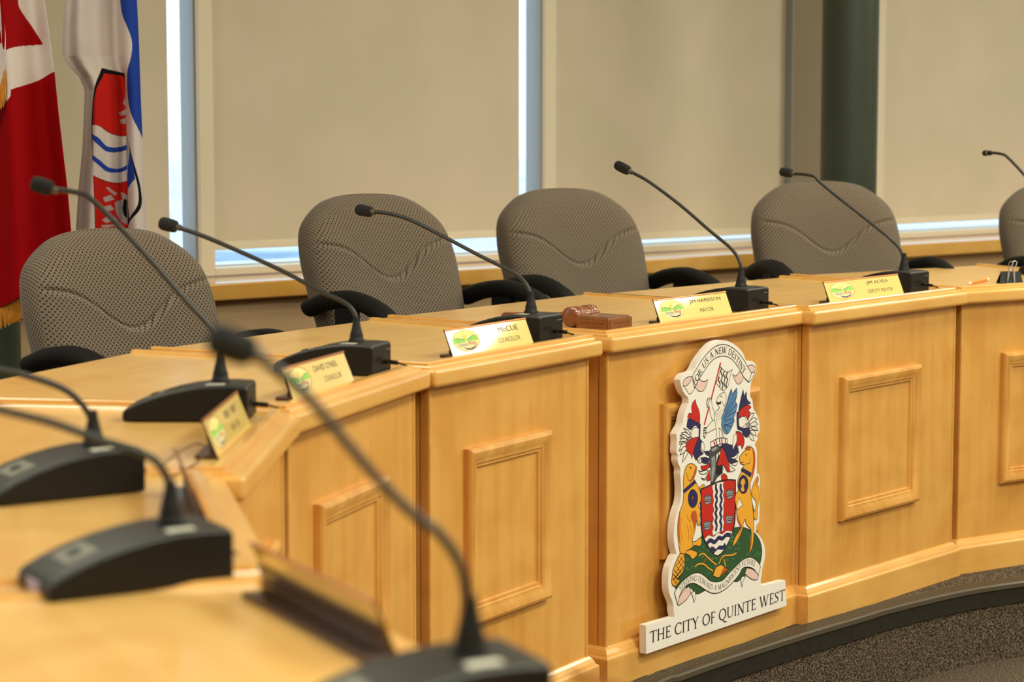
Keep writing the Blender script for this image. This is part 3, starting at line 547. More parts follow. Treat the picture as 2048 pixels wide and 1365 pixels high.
["s","l",1.44,[[547.2,231.0],[550.4,235.6]],0],
["s","l",1.44,[[475.9,273.9],[472.0,279.3]],0],
["s","l",1.44,[[478.1,273.6],[481.2,278.2]],0],
["s","l",1.44,[[475.6,204.4],[471.7,209.9]],0],
["s","l",1.44,[[477.8,204.1],[480.9,208.7]],0],
["s","l",1.44,[[437.1,223.0],[433.3,228.4]],0],
["s","l",1.44,[[439.2,222.6],[442.4,227.2]],0],
["s","l",1.44,[[486.9,280.5],[483.0,285.9]],0],
["s","l",1.44,[[489.0,280.2],[492.2,284.8]],0],
["s","l",1.44,[[517.9,224.4],[514.0,229.9]],0],
["s","l",1.44,[[520.1,224.1],[523.3,228.7]],0],
["s","l",1.44,[[361.5,302.9],[357.8,308.2]],0],
["s","l",1.44,[[363.6,302.6],[366.7,307.1]],0],
["s","l",1.44,[[555.2,230.1],[551.3,235.6]],0],
["s","l",1.44,[[557.5,229.8],[560.7,234.4]],0],
["s","l",1.44,[[504.8,198.5],[500.9,204.0]],0],
["s","l",1.44,[[507.0,198.1],[510.2,202.7]],0],
["s","l",1.44,[[503.2,194.7],[499.3,200.2]],0],
["s","l",1.44,[[505.4,194.4],[508.6,199.0]],0],
["s","l",1.44,[[394.1,224.2],[390.3,229.6]],0],
["s","l",1.44,[[396.2,223.9],[399.3,228.4]],0],
["s","l",1.44,[[411.0,208.6],[407.2,214.0]],0],
["s","l",1.44,[[413.1,208.2],[416.2,212.8]],0],
["s","l",1.44,[[559.2,266.2],[555.2,271.8]],0],
["s","l",1.44,[[561.4,265.9],[564.6,270.6]],0],
["s","l",1.44,[[590.6,228.0],[586.6,233.5]],0],
["s","l",1.44,[[592.9,227.6],[596.1,232.3]],0],
["s","l",1.44,[[471.9,259.9],[468.0,265.3]],0],
["s","l",1.44,[[474.0,259.5],[477.2,264.2]],0],
["s","l",1.44,[[431.1,258.2],[427.3,263.6]],0],
["s","l",1.44,[[433.3,257.9],[436.4,262.5]],0],
["s","l",1.44,[[378.9,247.3],[375.2,252.7]],0],
["s","l",1.44,[[381.0,247.0],[384.1,251.6]],0],
["s","l",1.44,[[458.4,203.7],[454.5,209.2]],0],
["s","l",1.44,[[460.5,203.4],[463.7,208.0]],0],
["s","l",1.44,[[492.0,195.7],[488.1,201.2]],0],
["s","l",1.44,[[494.2,195.4],[497.4,200.0]],0],
["s","l",1.44,[[553.2,179.5],[549.3,185.1]],0],
["s","l",1.44,[[555.5,179.1],[558.7,183.8]],0],
["s","l",1.44,[[487.1,270.9],[483.2,276.4]],0],
["s","l",1.44,[[489.2,270.6],[492.4,275.2]],0],
["s","l",1.44,[[554.6,181.9],[550.6,187.5]],0],
["s","l",1.44,[[556.8,181.5],[560.0,186.2]],0],
["s","l",1.44,[[569.4,218.3],[565.3,223.9]],0],
["s","l",1.44,[[571.6,218.0],[574.8,222.7]],0],
["s","l",1.44,[[501.9,263.9],[497.9,269.4]],0],
["s","l",1.44,[[504.0,263.6],[507.2,268.2]],0],
["s","l",1.44,[[543.5,222.0],[539.6,227.6]],0],
["s","l",1.44,[[545.7,221.7],[549.0,226.4]],0],
["s","l",1.44,[[356.1,300.6],[352.3,306.0]],0],
["s","l",1.44,[[358.2,300.3],[361.2,304.9]],0],
["s","l",1.44,[[552.4,179.8],[548.4,185.4]],0],
["s","l",1.44,[[554.6,179.4],[557.9,184.1]],0],
["s","l",1.44,[[292.5,241.0],[288.8,246.3]],0],
["s","l",1.44,[[294.5,240.7],[297.5,245.2]],0],
["s","l",1.44,[[398.0,285.8],[394.2,291.2]],0],
["s","l",1.44,[[400.1,285.5],[403.2,290.1]],0],
["s","l",1.44,[[360.0,232.9],[356.3,238.2]],0],
["s","l",1.44,[[362.1,232.5],[365.2,237.1]],0],
["s","l",1.44,[[556.9,271.8],[552.9,277.3]],0],
["s","l",1.44,[[559.1,271.4],[562.3,276.1]],0],
["s","l",1.44,[[467.1,285.4],[463.2,290.8]],0],
["s","l",1.44,[[469.2,285.0],[472.4,289.7]],0],
["s","l",1.44,[[503.5,252.1],[499.5,257.6]],0],
["s","l",1.44,[[505.6,251.7],[508.8,256.4]],0],
["s","l",1.44,[[561.8,179.1],[557.8,184.7]],0],
["s","l",1.44,[[564.1,178.7],[567.3,183.4]],0],
["s","l",1.44,[[431.6,199.1],[427.8,204.5]],0],
["s","l",1.44,[[433.8,198.7],[436.9,203.3]],0],
["s","l",1.44,[[364.2,298.1],[360.4,303.5]],0],
["s","l",1.44,[[366.3,297.8],[369.3,302.4]],0],
["s","l",1.44,[[462.2,287.5],[458.3,292.9]],0],
["s","l",1.44,[[464.3,287.2],[467.5,291.8]],0],
["s","l",1.44,[[327.7,272.4],[324.0,277.7]],0],
["s","l",1.44,[[329.8,272.1],[332.8,276.6]],0],
["s","l",1.44,[[465.9,274.9],[462.0,280.3]],0],
["s","l",1.44,[[468.1,274.6],[471.2,279.2]],0],
["s","l",1.44,[[277.7,237.0],[274.1,242.3]],0],
["s","l",1.44,[[279.8,236.7],[282.8,241.2]],0],
["s","l",1.44,[[367.2,213.6],[363.4,219.0]],0],
["s","l",1.44,[[369.3,213.2],[372.3,217.8]],0],
["s","l",1.44,[[566.2,237.6],[562.2,243.2]],0],
["s","l",1.44,[[568.4,237.3],[571.6,242.0]],0],
["s","l",1.44,[[415.6,247.7],[411.8,253.1]],0],
["s","l",1.44,[[417.7,247.3],[420.8,251.9]],0],
["s","l",1.44,[[478.4,230.4],[474.5,235.8]],0],
["s","l",1.44,[[480.5,230.0],[483.7,234.6]],0],
["s","l",1.44,[[449.2,232.6],[445.4,238.1]],0],
["s","l",1.44,[[451.4,232.3],[454.5,236.9]],0],
["s","l",1.44,[[582.1,222.4],[578.1,227.9]],0],
["s","l",1.44,[[584.3,222.0],[587.6,226.7]],0],
["s","l",1.44,[[406.1,230.0],[402.3,235.4]],0],
["s","l",1.44,[[408.2,229.6],[411.3,234.2]],0],
["s","l",1.44,[[340.8,280.4],[337.1,285.7]],0],
["s","l",1.44,[[342.9,280.1],[345.9,284.6]],0],
["s","l",1.44,[[595.3,219.0],[591.2,224.5]],0],
["s","l",1.44,[[597.5,218.6],[600.8,223.3]],0],
["s","l",1.44,[[444.7,292.0],[440.8,297.4]],0],
["s","l",1.44,[[446.8,291.7],[449.9,296.3]],0],
["s","l",1.44,[[400.3,244.5],[396.5,249.9]],0],
["s","l",1.44,[[402.4,244.1],[405.5,248.7]],0],
["s","l",1.44,[[270.0,261.9],[266.4,267.2]],0],
["s","l",1.44,[[272.0,261.6],[275.0,266.1]],0],
["s","l",1.44,[[473.3,283.0],[469.4,288.4]],0],
["s","l",1.44,[[475.5,282.7],[478.6,287.3]],0],
["s","l",1.44,[[472.4,243.9],[468.5,249.3]],0],
["s","l",1.44,[[474.6,243.5],[477.8,248.1]],0],
["s","l",1.44,[[490.1,252.0],[486.2,257.5]],0],
["s","l",1.44,[[492.3,251.7],[495.5,256.3]],0],
["s","l",1.44,[[500.4,212.9],[496.5,218.4]],0],
["s","l",1.44,[[502.6,212.6],[505.8,217.2]],0],
["s","l",1.44,[[490.2,192.7],[486.3,198.2]],0],
["s","l",1.44,[[492.4,192.4],[495.5,197.0]],0],
["s","l",1.44,[[345.5,265.0],[341.7,270.3]],0],
["s","l",1.44,[[347.5,264.7],[350.6,269.2]],0],
["s","l",1.44,[[460.3,259.9],[456.4,265.3]],0],
["s","l",1.44,[[462.4,259.5],[465.6,264.1]],0],
["s","l",1.44,[[382.7,272.7],[378.9,278.1]],0],
["s","l",1.44,[[384.8,272.4],[387.9,277.0]],0],
["s","l",1.44,[[385.0,245.4],[381.2,250.8]],0],
["s","l",1.44,[[387.1,245.0],[390.2,249.6]],0],
["s","l",1.44,[[361.8,270.0],[358.0,275.3]],0],
["s","l",1.44,[[363.9,269.6],[366.9,274.2]],0],
["f","k",[[326.4,422.1],[363.9,426.8],[403.1,430.9],[448.3,429.9],[486.5,423.9],[487.2,332.2],[480.7,306.2],[464.4,284.5],[440.6,262.6],[410.3,248.8],[371.7,269.2],[343.9,296.0],[333.2,318.5],[328.9,344.1],[326.2,383.4]]],
["f","r",[[332.3,419.9],[365.2,423.4],[403.2,427.5],[448.3,426.4],[481.2,421.0],[481.0,333.2],[474.7,308.5],[460.3,288.0],[437.9,266.6],[410.2,252.6],[375.6,271.4],[349.9,296.4],[339.7,317.5],[335.4,343.2],[332.9,382.4]]],
["f","w",[[379.1,424.0],[403.2,427.5],[431.0,426.2],[428.5,416.0],[433.3,404.1],[428.9,393.5],[434.5,381.4],[430.1,370.8],[432.2,358.5],[429.9,337.8],[434.7,325.8],[430.4,315.1],[433.2,307.6],[410.6,306.8],[384.3,302.4],[381.5,314.0],[386.6,321.6],[381.1,333.7],[387.5,342.5],[382.1,354.5],[388.5,363.4],[383.0,375.4],[386.8,386.0],[382.6,399.8],[383.8,408.1],[379.7,417.0]]],
["s","k",1.24,[[379.1,424.0],[403.2,427.5],[431.0,426.2],[428.5,416.0],[433.3,404.1],[428.9,393.5],[434.5,381.4],[430.1,370.8],[432.2,358.5],[429.9,337.8],[434.7,325.8],[430.4,315.1],[433.2,307.6],[410.6,306.8],[384.3,302.4],[381.5,314.0],[386.6,321.6],[381.1,333.7],[387.5,342.5],[382.1,354.5],[388.5,363.4],[383.0,375.4],[386.8,386.0],[382.6,399.8],[383.8,408.1],[379.7,417.0]],1],
["s","n",8.96,[[396.6,425.2],[395.5,414.9],[401.4,405.7],[395.3,396.7],[401.3,386.1],[394.9,375.1],[401.1,364.4],[394.4,355.5],[400.7,344.8],[394.8,335.9],[401.0,325.1],[396.0,311.8]],0],
["s","n",8.96,[[417.8,422.4],[416.7,412.0],[422.7,402.8],[416.5,393.8],[422.5,383.1],[416.0,372.1],[422.3,361.4],[415.6,352.5],[421.9,341.7],[416.0,332.8],[422.2,322.0],[417.2,308.6]],0],
["f","w",[[346.4,301.1],[365.9,307.3],[386.9,300.6],[406.6,306.7],[426.6,300.9],[445.2,305.8],[473.5,299.4],[464.3,287.3],[440.6,266.2],[410.2,252.6],[375.6,271.4]]],
["s","k",1.24,[[346.4,301.1],[365.9,307.3],[386.9,300.6],[406.6,306.7],[426.6,300.9],[445.2,305.8],[473.5,299.4],[464.3,287.3],[440.6,266.2],[410.2,252.6],[375.6,271.4]],1],
["s","n",10.4,[[355.8,287.1],[371.3,293.8],[392.5,286.4],[410.8,294.1],[426.8,289.5],[444.1,295.4],[465.6,291.4]],0],
["s","n",10.4,[[374.3,273.1],[384.8,271.4],[398.1,263.7],[413.9,269.7],[429.9,267.2],[441.8,273.8]],0],
["f","w",[[389.0,258.8],[400.7,264.7],[414.0,265.4],[423.4,259.7],[410.2,252.6]]],
["f","g",[[343.5,404.5],[349.3,398.2],[353.8,405.2],[358.4,397.6],[362.1,405.4],[365.4,397.3],[371.3,403.2],[372.7,396.3],[377.3,402.7],[373.5,383.6],[358.6,381.5],[346.9,384.6]]],
["s","k",1.4,[[343.5,404.5],[349.3,398.2],[353.8,405.2],[358.4,397.6],[362.1,405.4],[365.4,397.3],[371.3,403.2],[372.7,396.3],[377.3,402.7],[373.5,383.6],[358.6,381.5],[346.9,384.6]],1],
["s","k",1.6,[[346.7,392.9],[359.7,393.2],[374.1,392.6]],0],
["s","k",1.92,[[346.8,388.8],[359.8,388.6],[373.4,388.1]],0],
["f","g",[[441.5,404.4],[447.5,398.0],[452.2,405.1],[456.9,397.4],[460.8,405.4],[464.1,397.1],[470.2,403.1],[471.7,396.1],[476.4,402.5],[472.5,383.3],[457.2,381.1],[445.1,384.2]]],
["s","k",1.4,[[441.5,404.4],[447.5,398.0],[452.2,405.1],[456.9,397.4],[460.8,405.4],[464.1,397.1],[470.2,403.1],[471.7,396.1],[476.4,402.5],[472.5,383.3],[457.2,381.1],[445.1,384.2]],1],
["s","k",1.6,[[444.9,392.7],[458.3,393.0],[473.1,392.4]],0],
["s","k",1.92,[[445.0,388.4],[458.4,388.3],[472.4,387.8]],0],
["f","g",[[342.1,343.6],[347.9,337.2],[352.5,344.2],[357.0,336.5],[360.8,344.3],[364.1,336.2],[370.0,342.0],[371.4,335.1],[376.0,341.4],[372.1,322.4],[357.3,320.4],[345.5,323.6]]],
["s","k",1.4,[[342.1,343.6],[347.9,337.2],[352.5,344.2],[357.0,336.5],[360.8,344.3],[364.1,336.2],[370.0,342.0],[371.4,335.1],[376.0,341.4],[372.1,322.4],[357.3,320.4],[345.5,323.6]],1],
["s","k",1.6,[[345.4,332.0],[358.4,332.1],[372.8,331.4]],0],
["s","k",1.92,[[345.5,327.8],[358.5,327.5],[372.1,326.9]],0],
["f","g",[[439.9,344.8],[445.9,338.2],[450.6,345.3],[455.3,337.6],[459.2,345.5],[462.6,337.2],[468.7,343.2],[470.1,336.2],[474.9,342.6],[470.9,323.3],[455.6,321.3],[443.5,324.5]]],
["s","k",1.4,[[439.9,344.8],[445.9,338.2],[450.6,345.3],[455.3,337.6],[459.2,345.5],[462.6,337.2],[468.7,343.2],[470.1,336.2],[474.9,342.6],[470.9,323.3],[455.6,321.3],[443.5,324.5]],1],
["s","k",1.6,[[443.4,333.0],[456.8,333.1],[471.6,332.4]],0],
["s","k",1.92,[[443.4,328.7],[456.8,328.5],[470.8,327.8]],0],
["f","o",[[263.0,482.0],[273.0,487.3],[293.4,485.7],[310.1,476.0],[307.7,465.3],[296.4,450.2],[304.2,443.7],[317.3,428.2],[327.9,410.1],[328.1,392.1],[318.0,384.5],[328.5,369.2],[321.6,352.2],[329.0,337.2],[316.1,337.7],[312.0,353.5],[306.0,330.9],[292.3,305.3],[306.5,293.4],[281.1,286.3],[268.4,284.1],[260.9,278.4],[241.9,281.5],[232.6,314.5],[229.7,349.1],[236.8,379.6],[251.5,400.8],[253.6,432.6],[253.2,461.4]]],
["s","k",1.86,[[263.0,482.0],[273.0,487.3],[293.4,485.7],[310.1,476.0],[307.7,465.3],[296.4,450.2],[304.2,443.7],[317.3,428.2],[327.9,410.1],[328.1,392.1],[318.0,384.5],[328.5,369.2],[321.6,352.2],[329.0,337.2],[316.1,337.7],[312.0,353.5],[306.0,330.9],[292.3,305.3],[306.5,293.4],[281.1,286.3],[268.4,284.1],[260.9,278.4],[241.9,281.5],[232.6,314.5],[229.7,349.1],[236.8,379.6],[251.5,400.8],[253.6,432.6],[253.2,461.4]],1],
["f","o",[[292.3,302.5],[311.5,302.3],[324.3,306.6],[332.1,304.0],[334.9,293.2],[324.7,286.4],[311.7,291.2],[296.3,292.2]]],
["s","k",1.55,[[292.3,302.5],[311.5,302.3],[324.3,306.6],[332.1,304.0],[334.9,293.2],[324.7,286.4],[311.7,291.2],[296.3,292.2]],1],
["f","o",[[265.8,284.5],[286.2,284.8],[313.2,275.7],[314.6,267.1],[294.2,261.4],[281.3,272.4],[263.4,279.4]]],
["s","k",1.55,[[265.8,284.5],[286.2,284.8],[313.2,275.7],[314.6,267.1],[294.2,261.4],[281.3,272.4],[263.4,279.4]],1],
["f","o",[[317.3,425.4],[339.1,431.5],[347.0,427.6],[330.2,422.3]]],
["s","k",1.4,[[317.3,425.4],[339.1,431.5],[347.0,427.6],[330.2,422.3]],1],
["f","a",[[303.7,476.8],[309.4,474.7],[306.9,465.4],[293.9,449.2],[278.7,444.3],[293.8,458.8]]],
["f","a",[[289.9,374.7],[307.9,373.5],[313.2,357.5],[305.8,339.2],[298.4,323.7],[295.5,346.3],[285.0,361.6]]],
["f","a",[[234.3,375.8],[240.5,381.8],[237.3,341.2],[242.9,299.2],[235.2,314.1],[230.9,349.0]]],
["s","k",3.52,[[279.5,479.9],[285.9,476.3]],0],
["s","k",1.6,[[263.1,471.0],[273.5,451.9],[281.2,446.7],[293.8,456.1]],0],
["s","a",1.92,[[268.4,369.5],[274.9,357.6],[287.8,350.2]],0],
["s","a",1.92,[[267.5,346.3],[277.9,326.8],[275.7,307.8]],0],
["s","a",1.92,[[282.8,342.6],[290.7,324.9],[285.8,309.0]],0],
["s","a",1.92,[[244.5,367.5],[242.4,337.7],[250.3,311.7]],0],
["f","n",[[251.9,429.4],[301.6,447.1],[307.3,439.8],[256.3,422.0]]],
["s","k",1.55,[[251.9,429.4],[301.6,447.1],[307.3,439.8],[256.3,422.0]],1],
["f","n",[[293.0,425.9],[304.6,420.2],[313.7,410.7],[315.2,399.4],[310.2,389.0],[301.3,383.4],[291.1,383.4],[279.5,390.6],[273.8,402.4],[274.1,414.7],[281.6,423.3]]],
["s","k",1.55,[[293.0,425.9],[304.6,420.2],[313.7,410.7],[315.2,399.4],[310.2,389.0],[301.3,383.4],[291.1,383.4],[279.5,390.6],[273.8,402.4],[274.1,414.7],[281.6,423.3]],1],
["f","a",[[290.7,409.7],[295.0,409.1],[295.1,402.9],[290.8,403.5]]],
["f","o",[[241.1,282.3],[258.8,278.8],[261.2,257.7],[252.6,237.0],[231.4,224.1],[242.4,220.7],[221.8,209.1],[211.5,212.7],[206.2,219.3],[209.4,243.3],[211.0,249.4],[225.7,268.9]]],
["s","k",2.17,[[241.1,282.3],[258.8,278.8],[261.2,257.7],[252.6,237.0],[231.4,224.1],[242.4,220.7],[221.8,209.1],[211.5,212.7],[206.2,219.3],[209.4,243.3],[211.0,249.4],[225.7,268.9]],1],
["s","k",1.76,[[230.8,269.5],[256.3,244.7]],0],
["s","k",1.76,[[220.9,260.1],[248.9,233.5]],0],
["s","k",1.76,[[213.5,250.4],[241.4,226.5]],0],
["s","k",1.76,[[209.9,240.0],[231.4,223.4]],0],
["s","k",1.76,[[238.2,276.5],[258.6,258.1]],0],
["s","k",1.76,[[255.9,275.1],[228.4,257.5]],0],
["s","k",1.76,[[259.1,263.6],[218.6,239.9]],0],
["s","k",1.76,[[257.5,250.0],[211.3,226.7]],0],
["s","k",1.76,[[246.3,233.9],[226.4,224.2]],0],
["s","k",1.76,[[211.1,239.2],[242.4,218.8]],0],
["s","k",1.76,[[208.5,230.2],[228.7,213.6]],0],
["s","k",1.76,[[249.0,244.3],[211.3,224.1]],0],
["s","k",1.76,[[245.7,231.5],[214.9,214.0]],0],
["f","o",[[503.1,477.0],[509.3,480.5],[522.8,487.4],[529.6,489.4],[541.8,495.1],[558.3,493.1],[572.4,480.0],[575.8,453.8],[568.0,426.1],[560.0,414.2],[554.6,407.8],[556.5,384.6],[562.5,360.8],[572.6,338.5],[565.5,349.6],[570.8,320.1],[573.6,293.8],[568.9,251.2],[553.3,231.7],[555.3,241.8],[561.1,255.3],[559.8,290.1],[537.4,307.8],[531.6,321.5],[523.6,312.7],[521.0,301.6],[501.1,276.0],[472.9,260.4],[480.2,277.8],[512.8,302.8],[496.1,323.8],[491.6,345.8],[485.8,366.6],[482.9,374.7],[486.7,388.4],[498.7,395.3],[495.6,418.4],[514.1,441.6],[524.8,454.4],[515.2,457.1],[507.0,461.0],[502.7,471.4]]],
["s","k",2.02,[[503.1,477.0],[509.3,480.5],[522.8,487.4],[529.6,489.4],[541.8,495.1],[558.3,493.1],[572.4,480.0],[575.8,453.8],[568.0,426.1],[560.0,414.2],[554.6,407.8],[556.5,384.6],[562.5,360.8],[572.6,338.5],[565.5,349.6],[570.8,320.1],[573.6,293.8],[568.9,251.2],[553.3,231.7],[555.3,241.8],[561.1,255.3],[559.8,290.1],[537.4,307.8],[531.6,321.5],[523.6,312.7],[521.0,301.6],[501.1,276.0],[472.9,260.4],[480.2,277.8],[512.8,302.8],[496.1,323.8],[491.6,345.8],[485.8,366.6],[482.9,374.7],[486.7,388.4],[498.7,395.3],[495.6,418.4],[514.1,441.6],[524.8,454.4],[515.2,457.1],[507.0,461.0],[502.7,471.4]],1],
["f","w",[[492.7,357.1],[501.8,377.1],[519.9,357.5],[495.6,349.5]]],
["s","k",1.55,[[492.7,357.1],[501.8,377.1],[519.9,357.5],[495.6,349.5]],1],
["f","a",[[561.1,491.3],[573.8,478.4],[576.3,453.7],[568.0,426.1],[558.6,413.0],[559.6,430.0],[566.0,455.0],[564.2,475.2]]],
["f","a",[[493.0,342.8],[501.5,325.9],[518.2,304.9],[499.7,279.1],[491.7,271.8],[512.8,301.4],[493.3,327.1]]],
["f","a",[[561.3,287.0],[564.3,272.1],[559.3,249.8],[554.1,233.3],[556.4,256.0]]],
["s","k",2.4,[[529.8,479.4],[536.7,476.5]],0],
["s","k",1.6,[[506.9,462.4],[520.6,461.4]],0],
["s","k",1.6,[[554.7,467.8],[550.8,455.4],[531.6,455.0]],0],
["f","a",[[528.1,493.9],[538.9,499.7],[541.8,492.2],[550.0,498.4],[552.9,488.0],[536.4,488.6]]],
["s","k",1.24,[[528.1,493.9],[538.9,499.7],[541.8,492.2],[550.0,498.4],[552.9,488.0],[536.4,488.6]],1],
["f","n",[[514.0,448.7],[558.3,430.2],[554.9,420.3],[510.1,442.1]]],
["s","k",1.55,[[514.0,448.7],[558.3,430.2],[554.9,420.3],[510.1,442.1]],1],
["f","n",[[519.8,429.5],[535.0,423.2],[543.5,412.1],[543.2,397.8],[533.0,386.3],[519.4,385.3],[507.0,391.3],[498.6,403.8],[499.7,417.9],[507.6,426.8]]],
["s","k",1.55,[[519.8,429.5],[535.0,423.2],[543.5,412.1],[543.2,397.8],[533.0,386.3],[519.4,385.3],[507.0,391.3],[498.6,403.8],[499.7,417.9],[507.6,426.8]],1],
["f","o",[[515.9,421.4],[526.9,418.6],[529.8,409.6],[521.7,403.6],[527.4,392.8],[517.9,389.8],[509.6,396.6],[514.9,404.5],[507.9,413.9]]],
["f","o",[[587.6,419.5],[592.8,409.9],[585.3,395.0],[593.7,393.9],[597.3,358.8],[591.5,343.1],[589.9,314.5],[583.0,311.4],[573.1,318.3],[569.8,340.4],[576.9,333.6],[583.5,353.5],[560.7,378.3],[565.9,397.7],[576.7,410.6]]],
["s","k",1.55,[[587.6,419.5],[592.8,409.9],[585.3,395.0],[593.7,393.9],[597.3,358.8],[591.5,343.1],[589.9,314.5],[583.0,311.4],[573.1,318.3],[569.8,340.4],[576.9,333.6],[583.5,353.5],[560.7,378.3],[565.9,397.7],[576.7,410.6]],1],
["f","a",[[589.0,417.6],[590.6,410.2],[571.5,391.2],[582.3,407.0]]],
["s","k",5.44,[[322.4,264.5],[332.7,267.7],[344.4,265.9],[358.9,256.6],[377.4,244.5],[401.3,230.1]],0],
["s","o",3.52,[[322.4,264.5],[332.7,267.7],[344.4,265.9],[358.9,256.6],[377.4,244.5],[401.3,230.1]],0],
["s","k",5.44,[[304.8,240.9],[317.6,245.1],[343.5,241.6],[364.6,229.0],[385.7,218.5]],0],
["s","o",3.52,[[304.8,240.9],[317.6,245.1],[343.5,241.6],[364.6,229.0],[385.7,218.5]],0],
["s","k",5.44,[[411.9,230.5],[427.6,245.6],[465.2,243.2],[484.1,243.0],[492.2,245.3]],0],
["s","o",3.52,[[411.9,230.5],[427.6,245.6],[465.2,243.2],[484.1,243.0],[492.2,245.3]],0],
["s","k",5.44,[[434.4,239.6],[444.1,218.1]],0],
["s","o",3.52,[[434.4,239.6],[444.1,218.1]],0],
["s","a",2.56,[[357.6,256.8],[343.4,245.1]],0],
["f","o",[[385.9,206.5],[397.5,222.9],[421.3,227.2],[438.8,219.0],[428.3,208.0],[415.2,198.1]]],
["s","k",1.86,[[385.9,206.5],[397.5,222.9],[421.3,227.2],[438.8,219.0],[428.3,208.0],[415.2,198.1]],1],
["f","a",[[438.8,219.0],[456.4,210.4],[436.4,203.8],[416.5,197.9],[428.3,209.4]]],
["s","k",1.86,[[438.8,219.0],[456.4,210.4],[436.4,203.8],[416.5,197.9],[428.3,209.4]],1],
["f","p",[[239.5,181.4],[256.7,193.6],[281.1,199.4],[288.4,182.4],[271.0,170.2],[250.2,164.3],[234.6,162.4],[229.3,168.0]]],
["s","k",1.86,[[239.5,181.4],[256.7,193.6],[281.1,199.4],[288.4,182.4],[271.0,170.2],[250.2,164.3],[234.6,162.4],[229.3,168.0]],1],
["f","w",[[288.4,182.4],[306.0,183.6],[310.5,169.0],[302.9,157.3],[297.3,171.3]]],
["s","k",1.86,[[288.4,182.4],[306.0,183.6],[310.5,169.0],[302.9,157.3],[297.3,171.3]],1],
["f","p",[[541.9,200.1],[532.7,187.7],[548.1,177.2],[575.1,164.8],[594.3,162.5],[598.0,172.9],[570.7,191.4]]],
["s","k",1.86,[[541.9,200.1],[532.7,187.7],[548.1,177.2],[575.1,164.8],[594.3,162.5],[598.0,172.9],[570.7,191.4]],1],
["f","w",[[513.3,175.1],[519.6,182.0],[536.7,179.2],[525.5,171.1],[520.9,156.1]]],
["s","k",1.86,[[513.3,175.1],[519.6,182.0],[536.7,179.2],[525.5,171.1],[520.9,156.1]],1],
["f","w",[[217.5,195.6],[228.8,204.1],[242.5,212.2],[270.3,221.8],[298.3,226.6],[323.1,224.0],[348.2,212.6],[373.7,196.7],[402.8,188.9],[432.0,188.8],[461.3,201.5],[490.9,212.4],[514.4,221.0],[536.3,224.6],[558.4,223.3],[583.7,212.7],[600.7,199.8],[606.5,191.6],[595.7,173.0],[575.8,190.8],[547.8,201.2],[520.3,201.4],[506.3,190.1],[473.0,174.1],[439.8,164.1],[410.6,161.3],[385.0,164.7],[356.0,176.5],[323.6,193.6],[298.6,203.6],[274.0,204.0],[253.2,196.1],[239.5,183.3],[231.1,165.8],[222.2,184.4]]],
["s","k",2.17,[[217.5,195.6],[228.8,204.1],[242.5,212.2],[270.3,221.8],[298.3,226.6],[323.1,224.0],[348.2,212.6],[373.7,196.7],[402.8,188.9],[432.0,188.8],[461.3,201.5],[490.9,212.4],[514.4,221.0],[536.3,224.6],[558.4,223.3],[583.7,212.7],[600.7,199.8],[606.5,191.6],[595.7,173.0],[575.8,190.8],[547.8,201.2],[520.3,201.4],[506.3,190.1],[473.0,174.1],[439.8,164.1],[410.6,161.3],[385.0,164.7],[356.0,176.5],[323.6,193.6],[298.6,203.6],[274.0,204.0],[253.2,196.1],[239.5,183.3],[231.1,165.8],[222.2,184.4]],1]]
SERT={"top":["FOR US A NEW DESTINY",[[292.1,674.9],[305.3,683.9],[319.2,696.7],[336.6,712.1],[355.9,725.5],[377.1,735.0],[400.4,739.7],[423.9,740.5],[447.7,735.6],[469.9,726.1],[490.5,710.8],[507.5,695.7],[524.6,679.6]],15.5],"bot":["STRIVING TOWARD A MAGNIFICENT FUTURE",[[239.2,199.5],[256.5,207.9],[273.9,213.5],[294.9,215.7],[319.7,210.6],[344.9,198.7],[370.2,184.7],[399.4,175.9],[428.6,174.8],[454.3,182.1],[478.2,194.8],[500.3,205.9],[514.6,210.9],[536.5,213.8],[558.7,211.7],[581.1,203.7]],13],"main":["THE CITY OF QUINTE WEST",[[114.5,109.1],[729.4,102.1]],27]}


nose = [(.40, 1.0), (.13, 1.9), (-.10, 2.45), (-.25, 3.05), (-.24, 3.65), (-.03, 4.3)] + [tuple(p) for p in ARC] + [(1.95, 6.42), (2.7, 6.6), (3.6, 6.55), (5.0, 6.1)]
nosep = [tuple(v) for v in catmull([(a, b, 0) for a, b in nose], 10)]
nosep = [(p[0], p[1]) for p in nosep]
mb = MB()
mb.prism(nosep + [(6.95, 6.0), (6.95, 13.6), (-4.95, 3.62), (-4.95, 1.0)], LOW, FZ - .002)
structure(mb.build('floor_platform', M['carpet'])); tagp = None
mb = MB(); mb.prism([(-5, -5), (7, -5), (7, 13.6), (-5, 3.6)], LOW - .1, LOW)
structure(mb.build('floor', M['carpet']))
# ribbed rubber stair nosing along the platform edge
prof = [(-.055, FZ + .001)]
for i in range(6):
    a = -.050 + i * .0095
    prof += [(a, FZ + .006), (a + .005, FZ + .006), (a + .0055, FZ + .0025), (a + .009, FZ + .0025)]
prof += [(.004, FZ + .006), (.010, FZ + .003), (.011, FZ - .008), (.006, FZ - .012), (.006, FZ - .052), (.0, FZ - .054), (.0, FZ - .004), (-.055, FZ - .004)]
mb = MB()
mb.sweep(nosep, prof)
o = mb.build('trim_1', [M['tread'], M['rubber']])
for p in o.data.polygons:
    if p.center.z < FZ - .006: p.material_index = 1
structure(o)

# ------------------------------------------------------------------ window wall (local frame: x along, y into room = negative side)
W0 = (-0.8165, 6.9894); WH = math.radians(40.017)
def wallroot(o):
    o.location = (W0[0], W0[1], 0); o.rotation_euler = (0, 0, WH); return o
